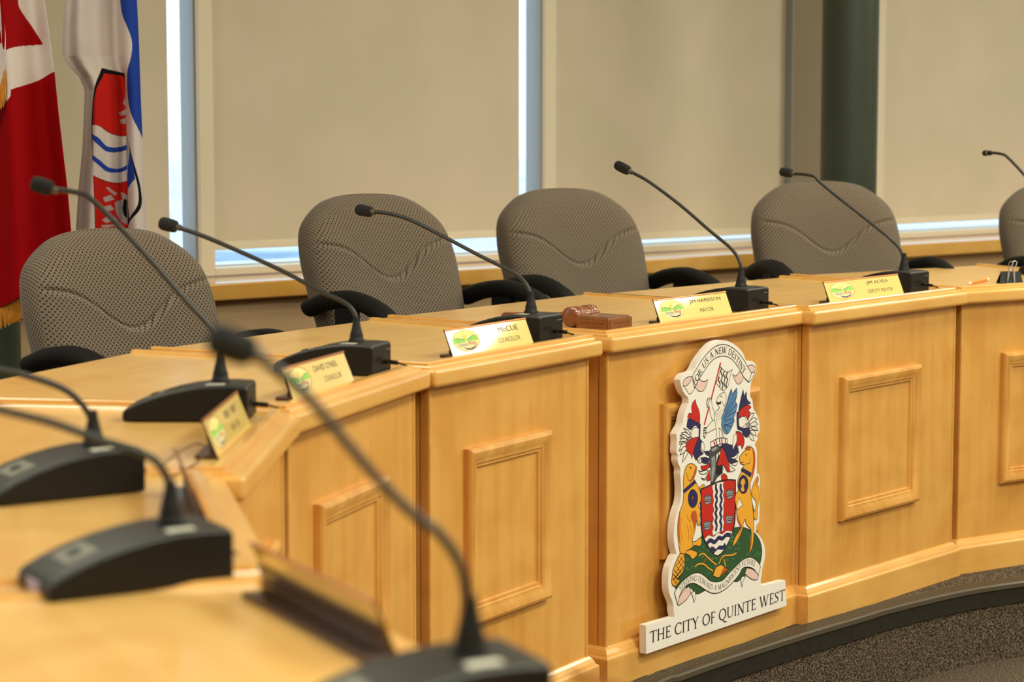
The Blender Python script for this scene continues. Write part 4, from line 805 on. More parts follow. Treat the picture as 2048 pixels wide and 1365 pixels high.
# local y: + goes outdoors; room side is -y. distances from the sill's front face
def wbox(name, m_, x0, x1, y0, y1, z0, z1, bevel=0, parent=None):
    mb = MB(); mb.box(x0, x1, y0, y1, z0, z1)
    o = mb.build(name, m_, parent, bevel=bevel)
    if parent is None: wallroot(o)
    return o
ZC = 2.9
TM = [-1.462, -.007, 1.448]          # left face of each mullion
structure(wbox('wall_window', M['wall'], -4, 8, .06, .5, LOW, .72))
structure(wbox('trim_2', M['sill'], -4, 8, -.0, .30, .719, .772, .006))
structure(wbox('wall_head', M['roomwall'], -4, 8, .20, .5, 2.45, ZC))
structure(wbox('wall_pier', M['pier'], 2.768, 3.29, .30, .40, .774, 2.45))
structure(wbox('wall_end_left', M['roomwall'], -4, -2.95, .20, .5, .774, 2.45))
structure(wbox('wall_end_right', M['roomwall'], 4.85, 8, .20, .5, .774, 2.45))
bays = [(-2.9, -1.462), (-1.407, -.007), (.048, 1.448), (1.503, 2.768), (3.30, 4.85)]
for i, (a, b) in enumerate(bays):
    w_ = MB()
    w_.box(a - .055, a, .27, .37, .774, 2.45)
    if i == 4: w_.box(b, b + .055, .27, .37, .774, 2.45)
    w_.box(a, b, .27, .37, .774, .797); w_.box(a, b, .27, .37, 2.40, 2.45)
    o = w_.build('window_%d' % (i + 1), M['cream'], bevel=.003); wallroot(o); structure(o)
    g = MB(); g.box(a + .001, b - .001, .372, .376, .797, 2.40); g.build('pane', M['glass'], o)
    r = MB(); r.box(a, b, .366, .371, .797, .801); r.box(b - .006, b - .0008, .29, .37, .797, 2.40); rr = r.build('inner_sash', M['jamb'], o)  # thin grey strip colours the jamb as if lit from outside
# blinds
for i, (a, b, zb, lab) in enumerate(((-2.88, -1.50, .853, 'cream roller blind at the left end, mostly behind the flags'), (-1.40, -.085, .853, 'cream roller blind behind the blue and white flag'), (.049, 1.376, .853, 'cream roller blind, wide one left of centre above two chairs'),
                            (1.505, 2.765, .818, 'cream roller blind directly left of the dark green column'), (3.31, 4.80, .83, 'cream roller blind right of the dark green column'))):
    e = empty('roller_blind', (0, 0, 0)); wallroot(e)
    tag(e, lab, 'blind', 'roller blinds over the windows')
    b1 = MB(); b1.box(a, b, .329, .3305, zb + .025, 2.36); b1.build('shade', M['blind'], e)
    b2 = MB(); b2.box(a, b, .324, .336, zb, zb + .027); b2.build('hem_bar', M['cream'], e, bevel=.003)
    b3 = MB(); b3.tube([(a, .335, 2.37), (b, .335, 2.37)], .028, 16); b3.build('roller', M['cream'], e, smooth=True)
# outside ground
mb = MB(); mb.prism([(-60, 16), (70, 16), (70, 120), (-60, 120)], -1.25, -1.12); o = mb.build('ground_outside', M['snow']); structure(o)
mb = MB(); mb.prism([(-30, 22), (10, 26), (9.5, 40), (-30, 38)], -1.12, -1.1); o = mb.build('pavement_outside', M['ground']); structure(o)
structure(wbox('trim_3', M['white'], -4, 8, .385, .56, .785, .7975))
mb = MB()
c_, s_ = math.cos(WH), math.sin(WH)
# room shell
mb = MB(); mb.prism([(-7, -5), (8.5, -5), (7.2, 13.95), (-5.2, 3.55), (-7, 3.5)], ZC, ZC + .1); structure(mb.build('ceiling', M['ceil']))
mb = MB(); mb.box(-7, 8.5, -5.1, -5, LOW, ZC); structure(mb.build('wall_back', M['roomwall']))
mb = MB(); mb.box(-5.1, -5, -5, 3.4, LOW, ZC); structure(mb.build('wall_left', M['roomwall']))
mb = MB(); mb.box(7, 7.1, -5, 13.5, LOW, ZC); structure(mb.build('wall_right', M['roomwall']))

# round columns
for x, y, r, lab in ((1.247, 8.36, .104, 'round dark green steel column between two window blinds'), (-1.445, 6.12, .10, 'round dark green column behind the red and white flag')):
    e = MB(); e.lathe([(r, FZ), (r, ZC)], 40); o = e.build('column', M['green'], smooth=True); o.location = (x, y, 0)
    tag(o, lab, 'column', 'dark green columns by the windows')


# ------------------------------------------------------------------ desks
def loc2(root, p):
    c, s = math.cos(-root[2]), math.sin(-root[2]); dx, dy = p[0] - root[0], p[1] - root[1]
    return (dx * c - dy * s, dx * s + dy * c)

def unit_root(k):
    fl, fr, br, bl = UNITS[k]
    return (fl[0], fl[1], math.atan2(fr[1] - fl[1], fr[0] - fl[0]))

FRM = dict(O=(.114, .451), C=(.128, .458), M=(.219, .645), D=(.152, .553), N=(.16, .50), L=(.125, .454), P=(.16, .5), Q=(.08, .41), R=(.16, .5))
LABU = dict(O='maple desk unit at the bend, the one nameplate with a green hill oval leaning left', C='maple desk unit with one tall panel frame, left of the coat of arms', M='widest maple desk unit carrying the coat of arms board',
            D='maple desk unit right of the coat of arms', N='maple desk unit at the right edge, holding the binder clip', L='maple desk unit at the inner corner, seen mostly from above',
            P='maple desk unit under the second microphone base from the left edge', Q='maple desk unit in the foreground under the blurred brown nameplate back', R='nearest maple desk unit at the bottom, under the closest microphone')
LABU['O'] = 'narrow maple desk unit at the bend, second to the left of the coat of arms'
order = ['R', 'Q', 'P', 'L', 'O', 'C', 'M', 'D', 'N']
for ki, k in enumerate(order):
    rt = unit_root(k)
    q = [loc2(rt, p) for p in UNITS[k]]
    FL, FR, BR, BL = q
    e = empty('desk_unit', (rt[0], rt[1], 0), rt[2]); tag(e, LABU[k], 'desk', 'maple desk units in the horseshoe')
    W_ = FR[0]
    path = [BL, FL, FR, BR]
    # worktop panel
    def inset(d, dfront=None, back=0.):
        df = d if dfront is None else dfront
        l_ = (Vector(BL) - Vector(FL)).normalized(); r_ = (Vector(BR) - Vector(FR)).normalized()
        return [(FL[0] + d + l_.x / l_.y * df, FL[1] + df), (FR[0] - d + r_.x / r_.y * df, FR[1] + df), (BR[0] - d, BR[1] - back), (BL[0] + d, BL[1] - back)]
    mb = MB(); mb.prism(inset(.018, .018, .0), ZT - .04, ZS); mb.build('worktop', M['top'], e)
    mb = MB(); mb.sweep(path, [(-.021, ZT - .016), (-.021, ZT - .0075), (-.0185, ZT - .002), (-.016, ZT), (-.002, ZT), (0, ZT - .002), (0, ZT - .0065), (.010, ZT - .0068), (.0115, ZT - .009), (.0115, ZT - .016)]); mb.build('lip_moulding', M['edge'], e)
    # nosing slab: front overhang, almost flush at the sides
    def expand(f, s_):
        return [(FL[0] - s_, FL[1] - f), (FR[0] + s_, FR[1] - f), (BR[0] + s_ * .5, BR[1] + .0), (BL[0] - s_ * .5, BL[1] + .0)]
    mb = MB(); mb.prism(expand(.030, .018), ZT - .047, ZT - .0115); mb.build('nosing', M['edge'], e, bevel=.0085, seg=4)
    # carcass
    mb = MB(); mb.prism([FL, FR, (FR[0], .02), (FL[0], .02)], FZ, ZT - .046); mb.build('front_panel', M['panel'], e, bevel=.002)
    for a, b, sg in ((FL, BL, 1), (FR, BR, -1)):
        d = (Vector(b) - Vector(a)); d.normalize(); a2 = Vector(a) + d * .022; b2 = Vector(a) + d * .60; nn = Vector((sg * .018, 0))
        mb = MB(); mb.prism([a2, b2, b2 + nn, a2 + nn], FZ, ZT - .046); mb.build('side_panel', M['panel'], e)
    # corner beads
    for x in (FL[0] + .004, FR[0] - .004):
        mb = MB(); mb.tube([(x, -.0005, .09), (x, -.0005, ZT - .047)], .0038, 8); mb.build('corner_bead', M['edge'], e, smooth=True)
    # plinth
    dl = (Vector(BL) - Vector(FL)).normalized(); dr = (Vector(BR) - Vector(FR)).normalized()
    pp = [Vector(FL) + dl * .3, Vector(FL), Vector(FR), Vector(FR) + dr * .3]
    pl = [tuple(p) for p in pp]
    zt = .090
    prof = [(-.002, FZ - .001), (-.002, zt + .013), (.003, zt + .012), (.009, zt + .007), (.014, zt - .001), (.016, zt - .006), (.019, zt - .007), (.0215, zt - .010), (.022, zt - .014), (.022, FZ - .001)]
    mb = MB(); mb.sweep(pl, prof); mb.build('plinth', M['edge'], e)
    # raised panel frame
    if k in FRM:
        a, b = FRM[k]; z0, z1 = .268, .630
        if k in ('D', 'N'): z0, z1 = .248, .622
        mb = MB()
        prof = [(0, 0), (0, .012), (.003, .017), (.009, .0195), (.016, .018), (.024, .012), (.030, .010), (.033, .010), (.035, .006), (.041, .006), (.043, .0), ]
        # rectangle loop in x,z plane
        loop = [(a, z0), (a, z1), (b, z1), (b, z0)]
        dirs = [(1, 1), (1, -1), (-1, -1), (-1, 1)]
        n_ = len(prof); base = 0
        for (x, z), (dx, dz) in zip(loop, dirs):
            for o_, h in prof: mb.v.append((x + dx * o_, -h, z + dz * o_))
        for i in range(4):
            for j in range(n_ - 1):
                i2 = (i + 1) % 4
                mb.f.append((i * n_ + j, i2 * n_ + j, i2 * n_ + j + 1, i * n_ + j + 1)); mb.mi.append(0)
        o = mb.build('panel_frame', M['post'], e, smooth=True)
        o.modifiers['es'].split_angle = math.radians(28)
    # joint to the next unit on the right: recessed filler post and top cover
    if ki + 1 < len(order):
        k2 = order[ki + 1]
        nfl = loc2(rt, UNITS[k2][0]); nbl = loc2(rt, UNITS[k2][3])
        d2 = (Vector(nbl) - Vector(nfl)).normalized()
        def at(p, d, t): v = Vector(p) + d * t; return (v.x, v.y)
        A0, A1 = at(FR, dr, .110), at(FR, dr, .130); B0, B1 = at(nfl, d2, .110), at(nfl, d2, .130)
        mb = MB(); mb.prism([A0, B0, B1, A1], FZ, ZT - .047); mb.build('filler_post', M['panel'], e)
        mb = MB(); mb.prism([at(FR, dr, .03), at(nfl, d2, .03), nbl, BR], ZT - .03, ZT - .0085); mb.build('joint_cover', M['top'], e)


def to_world(k, x, y, z=0.):
    r = unit_root(k); c, s = math.cos(r[2]), math.sin(r[2])
    return Vector((r[0] + x * c - y * s, r[1] + x * s + y * c, z))

# ------------------------------------------------------------------ coat of arms board (local x along the desk front, z up, drawn in millimetres)
rt = unit_root('M')
BY0 = -.044
e = empty('coat_of_arms_board', (rt[0], rt[1], 0), rt[2])
tag(e, 'white cut-out coat of arms board lettered THE CITY OF QUINTE WEST on the desk front', 'sign')

def smooth_line(pts, closed, sub=3, sharp=62):
    """round off a hand-traced outline but keep its real corners"""
    P = [Vector(p) for p in pts]; n = len(P)
    if n < 3: return pts
    tin = []; tout = []
    for i in range(n):
        a = P[i - 1] if (closed or i) else P[i]; b = P[(i + 1) % n] if (closed or i < n - 1) else P[i]
        d1, d2 = P[i] - a, b - P[i]
        if d1.length < 1e-6 or d2.length < 1e-6 or math.degrees(d1.angle(d2)) > sharp: tin.append(d1); tout.append(d2)
        else:
            t = (d1.normalized() + d2.normalized()).normalized(); tin.append(t * d1.length); tout.append(t * d2.length)
    out = []
    for i in range(n if closed else n - 1):
        j = (i + 1) % n
        for k in range(sub):
            t = k / sub; h1 = 2 * t ** 3 - 3 * t * t + 1; h2 = t ** 3 - 2 * t * t + t; h3 = -2 * t ** 3 + 3 * t * t; h4 = t ** 3 - t * t
            v = P[i] * h1 + tout[i] * h2 + P[j] * h3 + tin[j] * h4; out.append((v.x, v.y))
    if not closed: out.append(tuple(P[-1]))
    return out


def tri_poly(pts):
    t = tessellate_polygon([[Vector((p[0], p[1], 0)) for p in pts]])
    return [tuple(x) for x in t]

mb = MB()
n = len(BOARD); P = [(x / 1000, z / 1000) for x, z in smooth_line(BOARD, True, 3, 50)]; n = len(P)
# the plaque foot must not cut corners: snap its four corners square
vs = [(x, BY0, z) for x, z in P] + [(x, BY0 + .018, z) for x, z in P]
T = tri_poly(P)
fs = [t for t in T] + [tuple(i + n for i in reversed(t)) for t in T] + [(i, (i + 1) % n, n + (i + 1) % n, n + i) for i in range(n)]
mb.add(vs, fs)
o = mb.build('board', M['board'], e)
bm = bmesh.new(); bm.from_mesh(o.data); bmesh.ops.recalc_face_normals(bm, faces=bm.faces); bm.to_mesh(o.data); bm.free()
mb = MB(); mb.box(.30, .56, BY0 + .018, -.0185, .30, .56); mb.build('mounting_block', M['post'], e)

def stroke_pts(pts, ws, closed=False):
    """ribbon quads for a polyline; returns verts, faces in 2-D"""
    P = [Vector(p) for p in pts]; n = len(P); vs = []; fs = []
    if not isinstance(ws, (list, tuple)): ws = [ws] * n
    for i in range(n):
        a = P[i - 1] if (closed or i) else P[i]; b = P[(i + 1) % n] if (closed or i < n - 1) else P[i]
        d1 = P[i] - a; d2 = b - P[i]
        if d1.length < 1e-9: d1 = d2
        if d2.length < 1e-9: d2 = d1
        if d1.length < 1e-9: d1 = d2 = Vector((1, 0))
        d1 = d1.normalized(); d2 = d2.normalized()
        m_ = Vector((-d1.y - d2.y, d1.x + d2.x)); L = m_.length
        m_ = Vector((-d2.y, d2.x)) if L < .3 else m_ * (2 / (L * L))
        if m_.length > 2: m_ = m_.normalized() * 2
        vs += [tuple(P[i] + m_ * ws[i] / 2), tuple(P[i] - m_ * ws[i] / 2)]
    for i in range(n if closed else n - 1):
        j = (i + 1) % n; fs.append((2 * i, 2 * i + 1, 2 * j + 1, 2 * j))
    return vs, fs

class Paint:
    """flat painted shapes stacked a few microns apart on a plane given by a mapping (x, y, h) -> 3-D"""
    def __init__(s, fmap, step=1.6e-6, h0=4e-5, unit=1.):
        s.f = fmap; s.step = step; s.h = h0; s.mats = []; s.v = []; s.fc = []; s.mi = []; s.u = unit
    def m(s, key):
        if key not in s.mats: s.mats.append(key)
        return s.mats.index(key)
    def add(s, vs, fs, key):
        k = len(s.v); s.v += [tuple(s.f(x * s.u, y * s.u, s.h)) for x, y in vs]
        s.fc += [tuple(i + k for i in f) for f in fs]; s.mi += [s.m(key)] * len(fs); s.h += s.step
    def poly(s, pts, key):
        s.add(pts, tri_poly(pts), key)
    def line(s, pts, w_, key, closed=False):
        vs, fs = stroke_pts(pts, w_, closed); s.add(vs, fs, key)
    def build(s, name, parent):
        me = bpy.data.meshes.new(name); me.from_pydata(s.v, [], s.fc); me.update(); me.polygons.foreach_set('material_index', s.mi)
        return link(name, me, [M[k] for k in s.mats], parent)

# serif capitals drawn with a broad and a fine stroke, cap height 1
TH, TN, SF = .150, .070, .055
def arc_(cx, cy, rx, ry, a0, a1, n=14):
    pts = []; ws = []
    for i in range(n + 1):
        t = math.radians(a0 + (a1 - a0) * i / n); pts.append((cx + rx * math.cos(t), cy + ry * math.sin(t))); ws.append(TN + (TH * 1.05 - TN) * abs(math.cos(t)) ** 1.3)
    return (ws, pts)
def sf(x, y, w_=.22): return (SF, [(x - w_ / 2, y), (x + w_ / 2, y)])
def stem(x, w_=TH): return (w_, [(x, 0), (x, 1)])
def glyph(c):
    b, t = SF / 2, 1 - SF / 2
    G = {
     'T': (.76, [stem(.38), (TN, [(.02, .965), (.74, .965)]), (SF, [(.035, .99), (.02, .82)]), (SF, [(.725, .99), (.74, .82)]), sf(.38, b, .26)]),
     'H': (.90, [stem(.18), stem(.72), (TN, [(.18, .52), (.72, .52)]), sf(.18, b), sf(.18, t), sf(.72, b), sf(.72, t)]),
     'E': (.64, [stem(.18), (TN, [(.1, .968), (.55, .968)]), (SF, [(.55, .99), (.56, .83)]), (TN, [(.18, .52), (.46, .52)]), (SF, [(.46, .61), (.46, .43)]), (TN, [(.1, .032), (.58, .032)]), (SF, [(.58, .01), (.61, .2)])]),
     'F': (.58, [stem(.18), (TN, [(.1, .968), (.54, .968)]), (SF, [(.54, .99), (.55, .82)]), (TN, [(.18, .5), (.44, .5)]), (SF, [(.44, .59), (.44, .41)]), sf(.18, b, .26)]),
     'I': (.36, [stem(.18), sf(.18, b), sf(.18, t)]),
     'O': (.92, [arc_(.46, .5, .37, .48, 0, 360, 28)]),
     'Q': (.92, [arc_(.46, .5, .37, .48, 0, 360, 28), ([.05, .12, .09, .03], [(.42, .04), (.60, -.12), (.80, -.27), (1.0, -.30)])]),
     'C': (.80, [arc_(.46, .5, .38, .48, 48, 312, 22), (SF, [(.72, .98), (.73, .74)]), (SF, [(.72, .14), (.74, .26)])]),
     'G': (.88, [arc_(.46, .5, .38, .48, 48, 325, 22), (SF, [(.72, .98), (.73, .74)]), (TH, [(.76, .42), (.76, .08)]), sf(.76, .43, .24)]),
     'Y': (.78, [(TH, [(.12, 1), (.40, .47)]), (TN, [(.66, 1), (.40, .47)]), (TH, [(.40, .5), (.40, 0)]), sf(.40, b, .26), sf(.12, t), sf(.66, t, .2)]),
     'U': (.88, [(TH, [(.18, 1), (.18, .35)]), (TN, [(.72, 1), (.72, .35)]), ([TH, .10, .07, .06, TN], [(.18, .36), (.24, .1), (.45, .025), (.66, .12), (.72, .36)]), sf(.18, t), sf(.72, t)]),
     'N': (.92, [(TN, [(.18, 0), (.18, 1)]), (TN, [(.76, 0), (.76, 1)]), (TH, [(.16, .98), (.74, .03)]), sf(.18, b), sf(.14, t, .2), sf(.76, t)]),
     'W': (1.20, [(TH, [(.12, 1), (.36, 0)]), (TN, [(.36, 0), (.58, .92)]), (TH, [(.56, 1), (.82, 0)]), (TN, [(.82, 0), (1.08, 1)]), sf(.12, t), sf(.56, t), sf(1.08, t, .2)]),
     'S': (.62, [([.06, .05, .06, .11, .13, .13, .11, .06, .05, .06], [(.50, .80), (.44, .93), (.30, .975), (.16, .88), (.15, .68), (.45, .40), (.48, .2), (.34, .03), (.18, .04), (.1, .18)]), (SF, [(.50, .97), (.51, .76)]), (SF, [(.095, .02), (.09, .24)])]),
     'R': (.82, [stem(.18), ([TN, .07, .11, .07, TN], [(.18, .965), (.42, .96), (.54, .74), (.42, .52), (.18, .51)]), ([.08, .12, .09], [(.36, .52), (.58, .16), (.82, .02)]), sf(.18, b), sf(.14, t, .16)]),
     'V': (.86, [(TH, [(.12, 1), (.42, 0)]), (TN, [(.42, 0), (.72, 1)]), sf(.12, t), sf(.72, t, .2)]),
     'A': (.84, [(TN, [(.12, 0), (.42, 1)]), (TH, [(.40, 1), (.72, 0)]), (TN, [(.22, .36), (.60, .36)]), sf(.12, b, .2), sf(.72, b)]),
     'D': (.88, [stem(.18), ([TN, .07, .12, .13, .12, .07, TN], [(.12, .968), (.45, .96), (.70, .76), (.76, .5), (.70, .24), (.45, .04), (.12, .032)])]),
     'M': (1.08, [(TN, [(.18, 0), (.22, 1)]), (TH, [(.20, 1), (.54, .06)]), (TN, [(.54, .06), (.86, 1)]), (TH, [(.86, 1), (.92, 0)]), sf(.18, b), sf(.92, b), sf(.17, t, .14), sf(.90, t, .14)]),
     ' ': (.38, []),
    }
    return G[c]

def serif_on_path(pt, text, path, cap, key, lift=0.):
    """capitals centred on a path (2-D points), squeezed to fill its length"""
    P = [Vector(p) for p in path]
    if len(P) > 2: P = [Vector((v.x, v.y)) for v in catmull([(p.x, p.y, 0) for p in P], 6)]
    cum = [0]
    for i in range(1, len(P)): cum.append(cum[-1] + (P[i] - P[i - 1]).length)
    def at(s_):
        s_ = max(0, min(cum[-1] - 1e-6, s_))
        i = max(j for j in range(len(cum)) if cum[j] <= s_); i = min(i, len(P) - 2)
        t = (s_ - cum[i]) / (cum[i + 1] - cum[i]); d = (P[i + 1] - P[i]).normalized()
        return P[i] + (P[i + 1] - P[i]) * t, d
    tot = sum(glyph(c)[0] for c in text); kx = cum[-1] / tot; x = 0
    for c in text:
        gw, st = glyph(c); o_, d = at((x + gw / 2) * kx); nn = Vector((-d.y, d.x))
        vsum = []; fsum = []
        for ws, pts in st:
            q = [tuple(o_ + d * ((px - gw / 2) * kx) + nn * ((py - .5) * cap)) for px, py in pts]
            wz = [w_ * cap for w_ in ws] if isinstance(ws, list) else ws * cap
            v_, f_ = stroke_pts(q, wz); k_ = len(vsum); vsum += v_; fsum += [tuple(i + k_ for i in f) for f in f_]
        if vsum: pt.add(vsum, fsum, key)
        x += gw

pa = Paint(lambda x, y, h: (x, BY0 - h, y), unit=.001)
for sh in CREST:
    if sh[0] == 'f': pa.poly(smooth_line(sh[2], True), 'c_' + sh[1])
    else: pa.line(smooth_line(sh[3], bool(sh[4])), sh[2], 'c_' + sh[1], bool(sh[4]))
for k in ('top', 'bot', 'main'):
    t_, path, cap = SERT[k]
    serif_on_path(pa, t_, path, cap, 'c_t')
pa.build('painted_arms', e)

# ------------------------------------------------------------------ lettering from the built-in font
def font_mesh(text, bold=0.):
    cu = bpy.data.curves.new('lettering', 'FONT'); cu.body = text; cu.size = 1; cu.offset = bold; cu.resolution_u = 3
    ob = bpy.data.objects.new('lettering', cu); COL.objects.link(ob)
    dg = bpy.context.evaluated_depsgraph_get(); me = bpy.data.meshes.new_from_object(ob.evaluated_get(dg))
    vs = [(v.co.x, v.co.y) for v in me.vertices]; fs = [tuple(p.vertices) for p in me.polygons]
    bpy.data.objects.remove(ob); bpy.data.curves.remove(cu); bpy.data.meshes.remove(me)
    return vs, fs

def put_text(pt, text, x0, x1, y0, y1, key, bold=0.):
    vs, fs = font_mesh(text)
    if bold:
        n_ = len(vs); vs = vs + [(x + bold * 2.2, y) for x, y in vs]; fs = fs + [tuple(i + n_ for i in f) for f in fs]
    ax, bx = min(v[0] for v in vs), max(v[0] for v in vs); ay, by = min(v[1] for v in vs), max(v[1] for v in vs)
    pt.add([(x0 + (x - ax) / (bx - ax) * (x1 - x0), y0 + (y - ay) / (by - ay) * (y1 - y0)) for x, y in vs], fs, key)

def ell(cx, cy, rx, ry, n=40, a0=0, a1=360):
    return [(cx + rx * math.cos(math.radians(a0 + (a1 - a0) * i / n)), cy + ry * math.sin(math.radians(a0 + (a1 - a0) * i / n))) for i in range(n + (a1 - a0 != 360))]

# ------------------------------------------------------------------ nameplates
def nameplate(a, b, line1, line2, label, back=.022, up=.0545, l1=(.46, .90), l2=(.57, .76)):
    a = Vector(a); b = Vector(b); L = (b - a).length; h = math.atan2(b.y - a.y, b.x - a.x)
    e = empty('nameplate', (a.x, a.y, ZS + .0004), h)
    tag(e, label, 'nameplate', 'brass nameplates on the desks')
    S = math.hypot(back, up); uy, uz = back / S, up / S      # slant direction (0, uy, uz); outward normal (0,-uz,uy)
    def fm(x, y, hh): return (x, y * uy - hh * uz, y * uz + hh * uy)
    mb = MB(); t = .0016
    vs = [fm(x, y, hh) for hh in (0, -t) for x, y in ((0, 0), (L, 0), (L, S), (0, S))]
    mb.add(vs, [(0, 1, 2, 3), (7, 6, 5, 4), (0, 4, 5, 1), (1, 5, 6, 2), (2, 6, 7, 3), (3, 7, 4, 0)]); mb.build('plate', M['brass'], e)
    mb = MB(); mb.tube([fm(-.001, S, -.0005), fm(L + .001, S, -.0005)], .0024, 8); mb.build('top_rod', M['copper'], e, smooth=True)
    mb = MB()
    mb.add([fm(x, y, hh) for hh in (-t, .0006) for x, y in ((-.0016, 0), (0, 0), (0, S), (-.0016, S))], [(3, 2, 1, 0), (4, 5, 6, 7), (0, 4, 7, 3), (0, 1, 5, 4), (2, 3, 7, 6), (1, 2, 6, 5)]); mb.build('side_edge', M['walnut'], e)
    mb = MB(); mb.box(0, L, .003, .034, 0, .006); mb.box(0, L, .010, .013, .006, .016); mb.build('foot', M['walnut'], e, bevel=.001)
    mb = MB()
    mb.add([fm(x, y, hh) for hh in (-t - .0002, -t - .003) for x, y in ((.002, 0), (L - .002, 0), (L - .002, S * .62), (.002, S * .62))], [(0, 1, 2, 3), (7, 6, 5, 4), (0, 4, 5, 1), (1, 5, 6, 2), (2, 6, 7, 3), (3, 7, 4, 0)]); mb.build('backing', M['walnut'], e)
    pt = Paint(fm)
    # oval city emblem with sun, green hills and wave
    cx, cy, rx, ry = .205 * L, .545 * S, .164 * L, .405 * S
    pt.poly(ell(cx, cy, rx, ry), 'copper'); pt.poly(ell(cx, cy, rx * .93, ry * .92), 'c_c')
    E = lambda x, y: (cx + x * rx, cy + y * ry)
    pt.poly([E(*p) for p in ((-.90, .0), (-.86, .28), (-.74, .38), (-.4, .22), (-.05, .10), (.0, .02), (-.05, -.12), (-.90, -.14))], 'c_h')
    pt.poly([E(*p) for p in ((.9, .0), (.82, .36), (.66, .44), (.35, .22), (.05, .10), (0, .02), (.1, -.10), (.91, -.10))], 'c_h')
    pt.line([E(-.6, .30), E(-.3, .18), E(-.05, .12)], .0016, 'c_q'); pt.line([E(.6, .40), E(.35, .20), E(.1, .10)], .0016, 'c_q')
    pt.poly([E(*p) for p in ell(-.05, .32, .13, .20, 16)], 'c_y')
    pt.poly([E(*p) for p in ((-.89, -.18), (.89, -.14), (.80, -.50), (.5, -.76), (.1, -.90), (-.3, -.86), (-.65, -.65))], 'c_v')
    vs0 = (E(-.62, -.50), E(.05, -.16)); put_text(pt, 'Quinte', vs0[0][0], vs0[1][0], vs0[0][1], vs0[1][1], 'c_m', .01)
    vs0 = (E(.08, -.44), E(.66, -.08)); put_text(pt, 'West', vs0[0][0], vs0[1][0], vs0[0][1], vs0[1][1], 'c_r', .02)
    pt.poly([E(*p) for p in ((-.38, -.48), (-.15, -.64), (.15, -.72), (.45, -.62), (.68, -.38), (.5, -.72), (.2, -.86), (-.12, -.80))], 'c_n')
    if line1: put_text(pt, line1, l1[0] * L, l1[1] * L, .64 * S, .835 * S, 'c_t', .012)
    if line2: put_text(pt, line2, l2[0] * L, l2[1] * L, .27 * S, .44 * S, 'c_t', .004)
    pt.build('engraving', e)
    return e

def plate_on(k, u0, u1, *args, **kw):
    a, b = to_world(k, u0, .024), to_world(k, u1, .024)
    return nameplate(a.xy, b.xy, *args, **kw)

plate_on('M', .259, .579, 'JIM HARRISON', 'MAYOR', 'brass nameplate engraved JIM HARRISON MAYOR beside the gavel block')
plate_on('D', .142, .521, 'JIM ALYEA', 'DEPUTY MAYOR', 'brass nameplate engraved JIM ALYEA DEPUTY MAYOR', l1=(.54, .84), l2=(.53, .87))
plate_on('C', .132, .448, 'McCUE', 'COUNCILLOR', 'brass nameplate with a bright glare ending in CUE, COUNCILLOR', l1=(.62, .87), l2=(.58, .86))
plate_on('O', .090, .375, "DAVID O'NEIL", 'COUNCILLOR', "brass nameplate engraved DAVID O'NEIL COUNCILLOR", l1=(.45, .84), l2=(.56, .84))
plate_on('L', .098, .428, 'III III', 'III II', 'blurred brass nameplate turned sharply sideways at the inner desk corner', l1=(.50, .80), l2=(.55, .75))
pa_ = to_world('P', .66 - .47, .024); pb_ = to_world('P', .66 - .14, .024)
nameplate(pa_.xy, pb_.xy, None, None, 'nameplate seen edge-on from behind, beside the looping brown cable')
plq = (Vector(UNITS['Q'][1]) - Vector(UNITS['Q'][0])).length
pa_ = to_world('Q', plq - .385, .024); pb_ = to_world('Q', plq - .075, .024)
nameplate(pa_.xy, pb_.xy, None, None, 'blurred nameplate in the foreground seen from its brown back')
rl = (Vector(UNITS['R'][1]) - Vector(UNITS['R'][0])).length; ra = to_world('R', rl - .47, .024); rb = to_world('R', rl - .15, .024)
nameplate(ra.xy, rb.xy, None, None, 'nameplate at the bottom edge, only its blurred orange top showing')

# ------------------------------------------------------------------ desk microphones
def spline3(pts, n=5): return catmull(pts, n)
MLAB = dict(M='black gooseneck microphone beside the JIM HARRISON nameplate, rising highest in the middle', C='black gooseneck microphone left of the gavel', O="black gooseneck microphone by the DAVID O'NEIL nameplate",
            L='black gooseneck microphone in front of the red flag, base on the corner desk', D='black gooseneck microphone by the JIM ALYEA nameplate', P='blurred microphone base with lilac label cut by the left edge',
            Q='large blurred microphone base at lower left with pale sticker', R='nearest, most blurred microphone, its base cut by the bottom edge', N='microphone at the right edge with a bare metal head')

